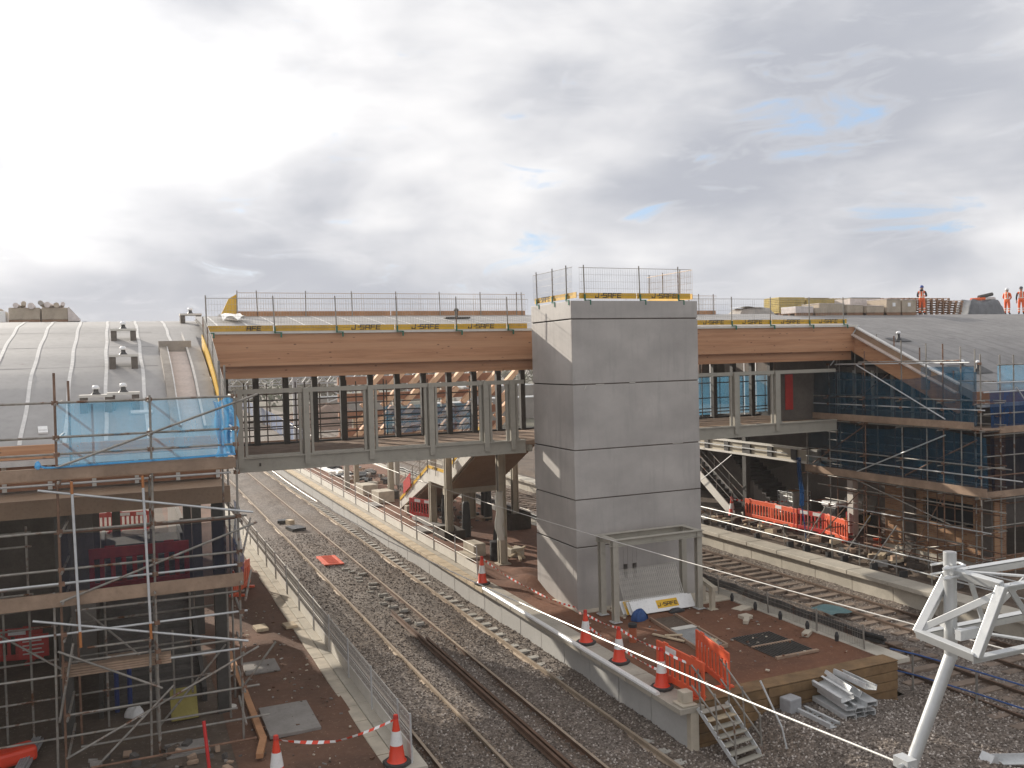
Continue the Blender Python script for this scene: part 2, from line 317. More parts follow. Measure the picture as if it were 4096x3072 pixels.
# ------------------------------------------------------------------ mesh helpers
class M:
    def __init__(s): s.v = []; s.f = []; s.mi = []; s.cur = 0
    def add(s, vs, fs):
        b = len(s.v); s.v += [tuple(v) for v in vs]
        for f in fs: s.f.append(tuple(i + b for i in f)); s.mi.append(s.cur)
        return s
    def box(s, x0, x1, y0, y1, z0, z1):
        v = [(x, y, z) for z in (z0, z1) for y in (y0, y1) for x in (x0, x1)]
        return s.add(v, [(0, 2, 3, 1), (4, 5, 7, 6), (0, 1, 5, 4), (2, 6, 7, 3), (0, 4, 6, 2), (1, 3, 7, 5)])
    def obox(s, c, sz, rz=0, ry=0, rx_=0):
        mt = Matrix.Translation(c) @ Matrix.Rotation(rz, 4, 'Z') @ Matrix.Rotation(ry, 4, 'Y') @ Matrix.Rotation(rx_, 4, 'X')
        v = [mt @ Vector((x * sz[0] / 2, y * sz[1] / 2, z * sz[2] / 2)) for z in (-1, 1) for y in (-1, 1) for x in (-1, 1)]
        return s.add(v, [(0, 2, 3, 1), (4, 5, 7, 6), (0, 1, 5, 4), (2, 6, 7, 3), (0, 4, 6, 2), (1, 3, 7, 5)])
    def bar(s, p, q, w, h, upv=(0, 0, 1)):       # rectangular bar from p to q
        p = Vector(p); q = Vector(q); d = (q - p).normalized(); u = Vector(upv)
        a = d.cross(u)
        if a.length < 1e-4: a = d.cross(Vector((1, 0, 0)))
        a.normalize(); b = a.cross(d)
        o = [a * (i * w / 2) + b * (j * h / 2) for i, j in ((-1, -1), (1, -1), (1, 1), (-1, 1))]
        v = [p + x for x in o] + [q + x for x in o]
        return s.add(v, [(3, 2, 1, 0), (4, 5, 6, 7)] + [(i, (i + 1) % 4, 4 + (i + 1) % 4, 4 + i) for i in range(4)])
    def tube(s, p, q, r, n=8, r2=None):
        p = Vector(p); q = Vector(q); d = (q - p)
        if d.length < 1e-6: return s
        d.normalize(); a = d.orthogonal().normalized(); b = d.cross(a); r2 = r if r2 is None else r2
        v = [p + (a * math.cos(2 * math.pi * i / n) + b * math.sin(2 * math.pi * i / n)) * r for i in range(n)] + [q + (a * math.cos(2 * math.pi * i / n) + b * math.sin(2 * math.pi * i / n)) * r2 for i in range(n)]
        return s.add(v, [tuple(range(n - 1, -1, -1)), tuple(range(n, 2 * n))] + [(i, (i + 1) % n, n + (i + 1) % n, n + i) for i in range(n)])
    def path(s, pts, r, n=6):
        for a, b in zip(pts, pts[1:]): s.tube(a, b, r, n)
        return s
    def lathe(s, prof, c=(0, 0, 0), n=20):        # (radius, z) pairs
        b = []; fs = []
        for (r, z) in prof:
            for i in range(n): b.append((c[0] + r * math.cos(2 * math.pi * i / n), c[1] + r * math.sin(2 * math.pi * i / n), c[2] + z))
        for k in range(len(prof) - 1):
            for i in range(n): fs.append((k * n + i, k * n + (i + 1) % n, (k + 1) * n + (i + 1) % n, (k + 1) * n + i))
        fs.append(tuple(range(n - 1, -1, -1))); fs.append(tuple(range((len(prof) - 1) * n, len(prof) * n)))
        return s.add(b, fs)
    def prism(s, poly, ax, a, b):                  # polygon extruded along axis 'x','y','z' from a to b
        def mk(p, t): return {'x': (t, p[0], p[1]), 'y': (p[0], t, p[1]), 'z': (p[0], p[1], t)}[ax]
        n = len(poly); v = [mk(p, a) for p in poly] + [mk(p, b) for p in poly]
        return s.add(v, [tuple(range(n - 1, -1, -1)), tuple(range(n, 2 * n))] + [(i, (i + 1) % n, n + (i + 1) % n, n + i) for i in range(n)])
    def sheet(s, fn, nu, nv):                      # single-sided grid, fn(u, v) with u, v in 0..1
        v = [fn(i / nu, j / nv) for j in range(nv + 1) for i in range(nu + 1)]
        return s.add(v, [(j * (nu + 1) + i, j * (nu + 1) + i + 1, (j + 1) * (nu + 1) + i + 1, (j + 1) * (nu + 1) + i) for j in range(nv) for i in range(nu)])
    def wires(s, o, u, v, lu, lv, su, sv, r=.004, n=3):   # welded mesh panel
        o = Vector(o); u = Vector(u).normalized(); v = Vector(v).normalized()
        k = max(1, round(lu / su))
        for i in range(k + 1): s.tube(o + u * (lu * i / k), o + u * (lu * i / k) + v * lv, r, n)
        k = max(1, round(lv / sv))
        for i in range(k + 1): s.tube(o + v * (lv * i / k), o + v * (lv * i / k) + u * lu, r * 1.15, n)
        return s
WB = {}
def put(name, m, mt, parent=None, smooth=False, bevel=0):
    me = bpy.data.meshes.new(name)
    vs = m.v
    if parent is None:
        a = np.array(vs); base = Vector(((a[:, 0].min() + a[:, 0].max()) / 2, (a[:, 1].min() + a[:, 1].max()) / 2, a[:, 2].min()))
    else: base = WB[parent.name]
    me.from_pydata([(v[0] - base.x, v[1] - base.y, v[2] - base.z) for v in vs], [], m.f)
    for x in (mt if isinstance(mt, (list, tuple)) else [mt]): me.materials.append(MATS[x])
    me.polygons.foreach_set('material_index', m.mi)
    if smooth: me.polygons.foreach_set('use_smooth', [True] * len(m.f))
    me.update()
    o = bpy.data.objects.new(name, me); COL.objects.link(o)
    if parent is None: o.location = base
    else: o.parent = parent
    if smooth == 'auto':
        md = o.modifiers.new('wn', 'EDGE_SPLIT'); md.split_angle = R_(40)
    if bevel:
        md = o.modifiers.new('bevel', 'BEVEL'); md.width = bevel; md.segments = 2; md.limit_method = 'ANGLE'
    WB[o.name] = base
    return o
def tag(o, label, cat, group=None):
    o['label'] = label; o['category'] = cat
    if group: o['group'] = group
    return o
def one(name, m, mt, label, cat, group=None, **k): return tag(put(name, m, mt, None, **k), label, cat, group)
def struct(name, m, mt, **k):
    o = put(name, m, mt, None, **k); o['kind'] = 'structure'; return o
def thing(name, label, cat, loc, group=None):
    o = bpy.data.objects.new(name, None); COL.objects.link(o); o.location = loc; o.empty_display_size = .3
    WB[o.name] = Vector(loc); return tag(o, label, cat, group)
def kids(o): return [c for c in bpy.data.objects if c.parent == o]
def dup(o, loc, rz=0., label=None, scale=1.):
    r = o.copy(); COL.objects.link(r); r.location = loc; r.rotation_euler = (0, 0, rz); r.scale = (scale,) * 3
    if label: r['label'] = label
    def rec(a, b):
        for c in kids(a):
            d = c.copy(); COL.objects.link(d); d.parent = b; rec(c, d)
    rec(o, r)
    return r
GLY = {'J': ([(.85, 1), (.85, 0), (0, 0), (0, .3)],), '-': ([(.2, .5), (.55, .5)],), 'S': ([(.95, 1), (0, 1), (0, .52), (.95, .52), (.95, 0), (0, 0)],),
       'A': ([(0, 0), (0, 1), (.95, 1), (.95, 0)], [(0, .42), (.95, .42)]), 'F': ([(0, 0), (0, 1), (.95, 1)], [(0, .5), (.85, .5)]), 'E': ([(.95, 1), (0, 1), (0, 0), (.95, 0)], [(0, .5), (.85, .5)])}
def letters(m, text, o, u, v, h, nrm, adv=1.3, cw=.95, th=.21):
    o = Vector(o); u = Vector(u).normalized(); v = Vector(v).normalized(); nrm = Vector(nrm).normalized()
    x = 0
    for ch in text:
        for st in GLY[ch]:
            pts = [o + u * ((x + p[0] * cw + p[1] * .14) * h) + v * (p[1] * h) + nrm * .006 for p in st]
            for a, b in zip(pts, pts[1:]):
                d = (b - a).normalized(); m.bar(a - d * th * h * .5, b + d * th * h * .5, th * h, .005, nrm)
        x += .75 if ch == '-' else adv
    return m
TXW = 1.3 * 4 + .75 + .95

# ------------------------------------------------------------------ ground, ballast
g = M()
g.box(-900, 900, -60, 1500, -3.0, -.45); struct('ground', g, 'field')
def hn(x, y):
    return math.sin(x * 1.7 + y * .6) * math.sin(y * 1.1 - x * .4)
def bz(x, y):
    z = -.13 + .035 * hn(x, y) + .02 * math.sin(x * 5.1 + 3 * math.sin(y * 2.3)) * math.sin(y * 4.7)
    for c in (6.9, 10.1): z += .075 * math.exp(-((x - c) / .62) ** 4)
    z += .10 * math.exp(-((x - 11.65) / .35) ** 2) + .05 * math.exp(-((x - 8.5) / .5) ** 2) * (1 + .5 * math.sin(y * 1.9))
    z += .14 * math.exp(-((x - 24.9) / .4) ** 2)
    if x > 11.9 and y < 17.4:
        sm = lambda q: max(0., min(1., q)) ** 2 * (3 - 2 * max(0., min(1., q)))
        z += .03 * math.sin(x * 1.1 + y * .7) + .03 + .5 * sm((x - 12.9) / 1.2) * (1 - sm((x - 15.9) / 2.6)) * sm((y - 8) / 5)
    return z
b = M()
b.sheet(lambda u, v: (5.3 + u * 6.5, 7 + v * 73, bz(5.3 + u * 6.5, 7 + v * 73)), 60, 420)
b.sheet(lambda u, v: (11.8 + u * 13.2, 5 + v * 12.4, bz(11.8 + u * 13.2, 5 + v * 12.4)), 100, 90)
b.sheet(lambda u, v: (18.6 + u * 6.4, 17.4 + v * 62.6, bz(18.6 + u * 6.4, 17.4 + v * 62.6)), 50, 260)
b.sheet(lambda u, v: (3 + u * 25, 80 + v * 220, -.2), 8, 20)
bal = struct('track_ballast', b, 'ballast', smooth=True)

# loose stones lying on the ballast, scattered over the sheet
def stones():
    protos = []
    vs0 = [(0, 0, 1), (.9, 0, .4), (.28, .85, .45), (-.72, .53, .42), (-.72, -.53, .45), (.28, -.85, .4), (.72, .53, -.4), (-.28, .85, -.45), (-.9, 0, -.4), (-.28, -.85, -.42), (.72, -.53, -.45), (0, 0, -1)]
    fs0 = [(0, 1, 2), (0, 2, 3), (0, 3, 4), (0, 4, 5), (0, 5, 1), (1, 6, 2), (2, 7, 3), (3, 8, 4), (4, 9, 5), (5, 10, 1), (6, 7, 2), (7, 8, 3), (8, 9, 4), (9, 10, 5), (10, 6, 1), (11, 7, 6), (11, 8, 7), (11, 9, 8), (11, 10, 9), (11, 6, 10)]
    rnd = random.Random(3)
    m = M()
    def scatter(x0, x1, y0, y1, dens, s0):
        k = int((x1 - x0) * (y1 - y0) * dens)
        for _ in range(k):
            x = rnd.uniform(x0, x1); y = rnd.uniform(y0, y1); s = s0 * rnd.uniform(.6, 1.35)
            q = Quaternion((rnd.gauss(0, 1), rnd.gauss(0, 1), rnd.gauss(0, 1), rnd.gauss(0, 1))).normalized()
            sc = (s * rnd.uniform(.75, 1.2), s * rnd.uniform(.6, 1.), s * rnd.uniform(.5, .8)); z = bz(x, y) + s * .25
            mt = q.to_matrix(); m.cur = rnd.choice((0, 0, 1, 1, 2, 2, 3, 4))
            m.add([mt @ Vector((v[0] * sc[0], v[1] * sc[1], v[2] * sc[2])) + Vector((x, y, z)) for v in vs0], fs0)
    scatter(5.4, 11.7, 12, 28, 150, .028)
    scatter(5.4, 11.7, 28, 48, 60, .030)
    scatter(11.8, 20.5, 12, 17.1, 240, .030)
    scatter(18.7, 24.8, 15, 34, 45, .029)
    for i, c in enumerate(((.11, .088, .073), (.175, .144, .12), (.25, .212, .182), (.35, .30, .262), (.52, .465, .42))): mat('stone_%d' % i, c, .85, 0, .1, 4, bump=0)
    o = put('loose_ballast_stones', m, ['stone_%d' % i for i in range(5)]); o['kind'] = 'stuff'; o['label'] = 'loose grey brown ballast stones covering the track beds'; o['category'] = 'ballast'
stones()

# ------------------------------------------------------------------ platforms
rnd = random.Random(11)
def slabs(m, x0, x1, ys, z0, z1, gap=.012):
    for a, b_ in zip(ys, ys[1:]): m.box(x0, x1, a + gap, b_ - gap, z0 + rnd.uniform(-.004, .004), z1 + rnd.uniform(-.005, .005))
def seq(a, b_, st):
    n = max(1, round((b_ - a) / st)); return [a + (b_ - a) * i / n for i in range(n + 1)]
t = thing('station_platform', 'island platform of red brown earth with a pale concrete edge, carrying the lift tower', 'platform', (14.9, 17.1, -.2))
m = M()
for i, (a, b_) in enumerate(zip(seq(17.15, 92.5, 1.56), seq(17.15, 92.5, 1.56)[1:])): m.box(11.66 + (.004 if i % 2 else 0), 11.84, a + .018, b_ - .018, -.4, .81)
m.box(11.72, 11.86, 17.2, 92.5, -.4, .80)
put('wall', m, 'panel_concrete', t)
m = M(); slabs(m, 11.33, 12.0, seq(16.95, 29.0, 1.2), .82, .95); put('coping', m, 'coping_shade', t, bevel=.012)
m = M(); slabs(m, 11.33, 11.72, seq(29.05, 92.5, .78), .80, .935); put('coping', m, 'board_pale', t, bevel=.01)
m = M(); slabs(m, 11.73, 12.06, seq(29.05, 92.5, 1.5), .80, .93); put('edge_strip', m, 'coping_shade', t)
m = M(); slabs(m, 17.98, 18.62, seq(17.2, 92.5, 1.5), .82, .95); put('coping', m, 'coping', t, bevel=.012)
m = M(); m.box(18.1, 18.3, 17.4, 92.5, -.4, .81); put('wall', m, 'panel_concrete', t)
m = M(); pr = [(0, 0), (.13, 0), (.13, .03), (.10, .085), (.03, .085), (0, .05)]
m.prism([(11.31 + p[0], .952 + p[1]) for p in pr], 'y', 17.95, 29.0); put('edge_nosing', m, 'white_plastic', t)
def isl_z(x, y):
    z = .925 + .02 * hn(x * 1.3, y * 1.3)
    z += .45 * math.exp(-((x - 12.95) / .55) ** 2 - ((y - 28.6) / 1.1) ** 2) + .22 * math.exp(-((x - 13.6) / .6) ** 2 - ((y - 30.4) / .8) ** 2)
    z += .10 * math.exp(-((x - 17.2) / .5) ** 2 - ((y - 22.6) / .4) ** 2)
    return z
m = M()
def isl(u, v):
    x = 11.7 + .29 + u * 6.0; y = 17.3 + v * 75
    return (x, y, isl_z(x, y))
m.sheet(isl, 40, 360)
put('earth_surface', m, 'earth', t, smooth=True)
m = M()
for k in range(5):
    z0 = -.25 + k * .24
    for a, b_ in zip(seq(11.86, 18.1, 2.1), seq(11.86, 18.1, 2.1)[1:]): m.box(a + .01, b_ - .01, 17.12 + rnd.uniform(-.015, .015), 17.4, z0, z0 + .228)
m.box(11.86, 18.1, 17.1, 17.62, .955, .985); put('end_wall', m, 'ochre_sleeper', t, bevel=.015)
m = M(); m.box(11.42, 11.83, 17.0, 17.42, .955, 1.0); m.box(11.52, 11.78, 17.1, 17.36, 1.0, 1.26); m.box(11.63, 11.85, 16.98, 17.16, -.4, .82); put('end_post', m, 'block_concrete', t, bevel=.015)

t = thing('station_platform', 'brown earth platform at the left under the scaffolded building, edged by a mesh fence', 'platform', (0, 16.95, -.4))
m = M(); slabs(m, 4.86, 5.34, seq(16.9, 91, 1.3), .80, .95); put('coping', m, 'coping', t, bevel=.012)
m = M(); slabs(m, 4.55, 4.85, seq(16.9, 91, .95), .78, .935); put('kerb', m, 'block_concrete', t, bevel=.012)
m = M(); m.box(4.9, 5.12, 17.0, 91, -.4, .80); m.box(-12, 4.9, 16.95, 17.15, -.4, .80); put('wall', m, 'panel_concrete', t)
m = M()
def lsz(x, y): return .915 + .02 * hn(x * 1.1, y) + .03 * math.sin(x * 2.2) * math.sin(y * 1.7)
m.sheet(lambda u, v: (1.9 + u * 2.72, 15 + v * 76, lsz(1.9 + u * 2.72, 15 + v * 76)), 20, 300); put('earth_surface', m, 'earth_dark', t, smooth=True)
m = M(); m.sheet(lambda u, v: (-12 + u * 13.95, 12 + v * 70, lsz(-12 + u * 13.95, 12 + v * 70) - .01), 90, 300); put('mud_surface', m, 'mud', t, smooth=True)

t = thing('station_platform', 'right hand platform with a pale coping, lower earth behind it and tube railings', 'platform', (30, 12, -.4))
m = M(); slabs(m, 24.62, 25.5, seq(12, 92, 1.95), .60, .765, .015); put('coping', m, 'coping', t, bevel=.02)
m = M()
for a, b_ in zip(seq(12, 92, 1.95), seq(12, 92, 1.95)[1:]): m.box(24.88, 25.06, a + .014, b_ - .014, -.4, .60)
m.box(24.93, 25.1, 12, 92, -.4, .59); put('wall', m, 'coping', t)
m = M(); m.sheet(lambda u, v: (25.45 + u * 30, 12 + v * 80, .72 + .03 * hn(25 + u * 30, v * 80) - .25 * math.exp(-((25.45 + u * 30 - 26.6) / .45) ** 2)), 200, 300); put('earth_surface', m, 'mud', t, smooth=True)
# ------------------------------------------------------------------ tracks
def railprof(x): return [(x - .07, -.15), (x + .07, -.15), (x + .07, -.135), (x + .012, -.115), (x + .012, -.04), (x + .036, -.028), (x + .036, 0), (x - .036, 0), (x - .036, -.028), (x - .012, -.04), (x - .012, -.115), (x - .07, -.135)]
def track(x0, x1, label, mats, y0=8, y1=150, sl=None, dz=0., smat='sleeper'):
    t = thing('railway_track', label, 'track', ((x0 + x1) / 2, y0, -.3))
    for x, mm in zip((x0, x1), mats):
        m = M(); m.prism([(p[0], p[1] + dz) for p in railprof(x)], 'y', y0, y1)
        r = put('rail', m, mm, t)
        m = M(); m.box(x - .034, x + .034, y0, y1, dz + .001, dz + .006); put('running_surface', m, 'rail_pale' if mm != 'rail_dark' else 'rail_rust', r)
    if sl:
        a, n, lx0, lx1, tz = sl
        for i in range(n):
            m = M(); y = a + i * .65; m.box(lx0, lx1, y, y + .26, -.34, tz + rnd.uniform(-.012, .012) - (.05 if smat == 'sleeper' and y < 22.5 else 0)); put('sleeper', m, smat, t, bevel=.012)
    return t
track(6.2, 7.58, 'ballasted railway track nearest the left platform, with no sleepers showing', ('rail_rust', 'rail_pale'))
track(9.46, 10.9, 'railway track with pale sleeper ends showing beside the island platform wall', ('rail_rust', 'rail_pale'), sl=(16, 98, 10.985, 11.37, -.075))
track(19.8, 21.2, 'rusty railway track on the far side of the island platform', ('rail_dark', 'rail_dark'), sl=(10, 95, 19.2, 21.8, -.075), smat='sleeper_brown')
track(22.85, 24.25, 'dark railway track running below the right hand platform', ('rail_dark', 'rail_dark'), sl=(10, 95, 22.25, 24.7, -.075), smat='sleeper_brown')
m = M(); m.prism([(p[0], p[1] + .10) for p in railprof(8.6)], 'y', 7, 31.0); m.prism([(p[0], p[1] + .085) for p in railprof(8.75)], 'y', 7, 27.5)
one('spare_rail', m, 'rail_rust', 'loose pair of rusty rails lying in the gap between the two left tracks', 'rail')
# blocks of old concrete sleepers poking out in the six foot
k = 0
for y in [29.5 + .62 * i for i in range(16)]:
    k += 1
    m = M(); x = 8.95 + .22 * math.sin(k * 1.9); m.obox((x, y, -.075), (.22 + .08 * (k % 3), .13, .10), .12 * math.sin(k)); m.obox((x - .13, y + .05, -.07), (.05, .14, .13), .1)
    one('sleeper_block', m, 'sleeper', 'short pale concrete block end in the row beside the middle rail', 'concrete block', 'concrete block ends in the ballast', bevel=.015)

# ------------------------------------------------------------------ lift tower
TX0, TX1, TY0, TY1 = 13.03, 17.78, 25.13, 28.11
t = thing('lift_tower', 'square grey concrete lift tower standing on the island platform in front of the footbridge', 'lift tower', ((TX0 + TX1) / 2, (TY0 + TY1) / 2, .85))
ZS = [.85, 2.93, 4.45, 6.02, 8.1, 10.17, 10.75]
h1 = onh = ((14.62, 14.78), (14.93, 15.08))
for i, (a, b_) in enumerate(zip(ZS, ZS[1:])):
    m = M(); g_ = .018 if i < 5 else .022; e = (.0, .012, -.006, .008, 0., -.004)[i]
    if i == 0:
        z0, z1 = 1.62, 2.1
        m.box(TX0, TX1, TY0 + .25, TY1, a, b_ - g_)
        xs = [TX0, 14.72, 14.88, 15.06, 15.22, TX1]
        for q in (0, 2, 4): m.box(xs[q], xs[q + 1], TY0, TY0 + .25, a, b_ - g_)
        for q in (1, 3): m.box(xs[q], xs[q + 1], TY0, TY0 + .25, a, 1.75); m.box(xs[q], xs[q + 1], TY0, TY0 + .25, 2.22, b_ - g_)
    else: m.box(TX0 + e, TX1 + e * .5, TY0 + e, TY1, a + g_, b_ - g_ if i < 5 else b_)
    put('concrete_ring', m, 'tower_concrete', t, bevel=.014)
m = M(); m.box(TX0 + .035, TX1 - .035, TY0 + .3, TY1 - .03, 1, 10.6); m.box(TX0 + .035, TX1 - .035, TY0 + .035, TY1 - .03, 2.7, 10.6); put('joint_core', m, 'dark_wall', t)
m = M(); m.box(TX0 - .12, TX1 + .1, TY0 - .35, TY1 + .1, .80, .95); m.box(TX0 + .9, TX1 + .4, TY0 - 1.2, TY0 - .35, .80, .955); put('foundation', m, 'block_concrete', t)
m = M(); m.bar((13.5, 25.118, 8.06), (13.42, 25.10, 7.93), .018, .01); m.obox((15.2, 25.125, 8.105), (.22, .012, .02)); m.obox((14.0, 25.125, 8.09), (.3, .012, .018)); m.obox((16.9, 25.125, 6.03), (.4, .012, .014)); put('shim', m, 'white_board', t)

# ------------------------------------------------------------------ edge guards (yellow toe boards with lettering, posts and mesh)
def guard(label, o, u, n, lu, posts, boards, zb, zt=1.04, meshm='wire_mesh', cat='guard rail', group='edge guard rails', names=(), toe=(.02, .2), clampd=None, tail=True, tm='yellow', wires=True, w2=.16, h2=.2, r=.0032, clip=True):
    o = Vector(o); u = Vector(u).normalized(); n = Vector(n).normalized(); Z = Vector((0, 0, 1))
    t = thing('edge_guard_rail', label, cat, o, group)
    for s in posts:
        m = M(); p = o + u * s; lean = u * random.uniform(-.035, .02)
        m.tube(p + n * .03 + Z * .0, p + n * .03 + Z * (zt + .08) + lean, .021, 8)
        po = put('post', m, 'tube', t)
        if clip:
            m = M(); m.bar(p + n * .055 + Z * .16, p + n * .055 - Z * .05, .05, .03, n); m.bar(p + n * .055 - Z * .03, p + n * .055 - Z * .03 + u * .2, .03, .03); m.bar(p + n * .06 - Z * .02 + u * .19, p + n * .06 - Z * .18 + u * .19, .05, .03, n); put('clamp', m, 'clamp_green', po)
    for (a, b_, txt) in boards:
        m = M(); c = o + u * ((a + b_) / 2) + Z * ((toe[0] + toe[1]) / 2) - n * .005
        m.bar(c - u * ((b_ - a) / 2 - .006), c + u * ((b_ - a) / 2 - .006), .022, toe[1] - toe[0], Z)
        bo = put('toe_board', m, tm if txt or tm != 'yellow' else 'yellow_dull', t)
        if txt:
            h = .135; wd = (TXW if txt == 'J-SAFE' else 3.9) * h
            m = M(); letters(m, txt, c + n * .008 - u * (wd / 2) - Z * (h * .42), u, Z, h, n); put('lettering', m, 'letter_black', bo)
    if wires:
        m = M(); L0 = boards[0][0] if boards else 0.
        pn = max(1, round(lu / 2.3))
        for i in range(pn):
            a = lu * i / pn + .02; ln = lu / pn + (.06 if i < pn - 1 else -.04)
            m.wires(o + u * a + Z * (toe[1] * .6) + n * (.01 + .008 * (i % 2)), u, Z, ln, zt - toe[1] * .6, .085, h2, r)
        m.tube(o + Z * (zt - .002), o + u * lu + Z * (zt - .002), .009, 5)
        put('mesh_panel', m, meshm, t)
    return t
guard('edge guard with two lettered yellow boards along the front of the lift tower top', (13.36, 25.2, 10.80), (1, 0, 0), (0, -1, 0), 4.24, (.18, 2.22, 3.7), ((0, 2.1, 'J-SAFE'), (2.12, 4.2, 'J-SAFE')), 10.8, 1.0)
guard('edge guard with small lettered yellow boards up the left side of the lift tower top', (13.08, 28.0, 10.80), (0, -1, 0), (-1, 0, 0), 2.9, (.35, 1.55, 2.55), ((.1, 1.5, 'J-SAFE'), (1.52, 3.15, '')), 10.8, 1.0, 'wire_dull')
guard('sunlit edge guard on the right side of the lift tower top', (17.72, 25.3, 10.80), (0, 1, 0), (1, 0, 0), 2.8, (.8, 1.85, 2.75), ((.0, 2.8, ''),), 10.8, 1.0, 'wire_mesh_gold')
guard('edge guard with four lettered boards along the front roof edge of the left bridge span', (2.42, 28.66, 10.0), (1, 0, 0), (0, -1, 0), 10.75, (.03, 2.04, 3.98, 5.98, 8.05, 9.95), ((.05, 2.0, ''), (2.02, 3.96, ''), (3.98, 5.9, 'J-SAFE'), (5.92, 8.0, 'J-SAFE'), (8.02, 9.9, 'J-SAFE'), (9.92, 10.7, '')), 10.0, 1.04)
m = M(); letters(m, 'AFE', (3.62, 28.632, 10.05), (1, 0, 0), (0, 0, 1), .115, (0, -1, 0)); put('lettering', m, 'letter_black', [o for o in bpy.data.objects if o.name.startswith('toe_board') and abs(o.parent.location.x - 2.42) < .01][1])
guard('edge guard with lettered yellow boards along the front roof edge of the right bridge span', (18.0, 28.66, 10.06), (1, 0, 0), (0, -1, 0), 9.75, (1.9, 3.85, 5.72, 7.7, 9.5), ((0, 2.1, ''), (2.12, 3.9, 'J-SAFE'), (3.92, 5.8, 'J-SAFE'), (5.82, 7.7, 'J-SAFE'), (7.72, 9.7, 'J-SAFE')), 10.06, 1.02)
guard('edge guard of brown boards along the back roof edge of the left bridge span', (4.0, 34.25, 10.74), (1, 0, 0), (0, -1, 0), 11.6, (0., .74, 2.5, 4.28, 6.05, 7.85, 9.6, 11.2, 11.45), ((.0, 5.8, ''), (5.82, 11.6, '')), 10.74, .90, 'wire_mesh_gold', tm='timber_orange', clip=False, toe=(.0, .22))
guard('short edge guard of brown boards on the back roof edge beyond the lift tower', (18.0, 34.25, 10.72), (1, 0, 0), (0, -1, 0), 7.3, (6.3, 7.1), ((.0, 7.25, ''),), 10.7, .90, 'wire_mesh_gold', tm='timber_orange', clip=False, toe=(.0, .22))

# ------------------------------------------------------------------ footbridge
RP = [(22.9, 7.25), (23.3, 7.44), (24.4, 7.86), (25.7, 8.47), (26.9, 8.9), (28.6, 9.38), (30.45, 9.79), (33.66, 10.41), (36, 10.68), (38, 10.79), (40, 10.88), (42, 10.96), (44, 10.95), (48, 10.6), (54, 9.5), (60, 7.5)]
def rz(y): return float(np.interp(y, [p[0] for p in RP], [p[1] for p in RP]))
def rzr(y): z = rz(y); return 9 + (z - 9) * 1.06 if z > 9 else z
def bridge_z(y): q = (y - 28.7) / 5.7; return 10.0 + .92 * q - .13 * q * q
t = thing('footbridge', 'enclosed station footbridge of steel posts under deep brown timber fascia beams, crossing the tracks', 'footbridge', (15.5, 31.5, 5.5))
YF = 29.0
m = M(); m.sheet(lambda u, v: (2.5 + u * 25.8, 28.72 + v * 5.6, bridge_z(28.72 + v * 5.6)), 20, 12); m.sheet(lambda u, v: (2.5 + u * 25.8, 34.32 - v * 5.6, bridge_z(34.32 - v * 5.6) - .12), 20, 12)
ro = put('roof', m, 'membrane', t, smooth=True)
for i in range(27):
    x = 2.9 + i * .93
    m = M(); m.sheet(lambda u, v: (x + u * .07, 28.75 + v * 5.5, bridge_z(28.75 + v * 5.5) + .008), 1, 12); put('seam_strip', m, 'seam', ro)
m = M(); m.box(2.5, 28.3, 28.66, 28.78, 9.94, 10.02); put('edge_flashing', m, 'white_board', ro)
m = M(); m.box(2.62, 28.25, 28.72, 28.94, 8.945, 9.94); put('fascia_beam', m, 'glulam', t)
m = M(); m.box(2.72, 28.2, 28.96, 29.16, 8.565, 8.95); put('lower_beam', m, 'glulam', t)
m = M(); m.box(2.72, 28.2, 29.16, 34.2, 8.90, 9.0); put('ceiling', m, 'soffit_brown', t)
m = M(); m.box(2.72, 28.2, 34.2, 34.4, 8.6, 10.74); put('back_fascia_beam', m, 'glulam', t)
m = M(); m.box(3.2, 13.1, YF, YF + .16, 5.66, 6.08); m.box(3.2, 13.1, YF - .06, YF + .2, 6.05, 6.10); m.box(3.2, 13.1, YF - .05, YF + .2, 5.63, 5.67); put('girder', m, 'steel_paint', t)
m = M(); m.box(17.9, 27.4, YF, YF + .16, 5.66, 6.08); m.box(17.9, 27.4, YF - .06, YF + .2, 6.05, 6.10); m.box(17.9, 27.4, YF - .05, YF + .2, 5.63, 5.67); put('girder', m, 'steel_paint', t)
m = M(); m.box(3.2, 27.4, 33.85, 34.0, 5.66, 6.1); put('girder', m, 'steel_dark', t)
m = M(); m.box(3.2, 13.1, YF + .16, 33.85, 5.88, 6.03); m.box(13.1, 27.4, 29.3, 33.85, 5.88, 6.03); put('deck', m, 'board', t)
m = M()
for x in seq(3.4, 27.2, 2.0): m.box(x, x + .12, YF + .16, 33.85, 5.64, 5.87)
put('deck_beams', m, 'steel_paint', t)
m = M(); m.box(3.2, 13.1, YF, YF + .12, 8.08, 8.22); put('top_rail', m, 'steel_paint', t)
m = M(); m.box(17.9, 27.4, YF, YF + .12, 8.08, 8.22); put('top_rail', m, 'steel_paint', t)
for x in (3.36, 5.42, 7.53, 9.62, 11.62, 12.62, 22.25, 24.28):
    m = M(); m.box(x - .09, x + .09, YF - .075, YF - .002 if x < 12 else YF + .1, 5.78, 8.20); m.box(x - .11, x + .11, YF + .125, YF + .2, 6.1, 8.08); p = put('post', m, 'steel_paint', t)
    m = M()
    for s in (-1, 1): m.box(min(x + s * .15, x + s * .23), max(x + s * .15, x + s * .23), YF + .02, YF + .1, 6.1, 8.08)
    m.box(x + .23, x + (1.85 if x < 11 else .3), YF + .03, YF + .09, 6.1, 6.16); put('window_frame', m, 'steel_paint', p)
for i in range(24):
    x = 3.45 + i * 1.065
    m = M(); m.box(x - .1, x + .1, 33.7, 33.9, 6.03, 8.9); put('back_post', m, 'steel_dark', t)
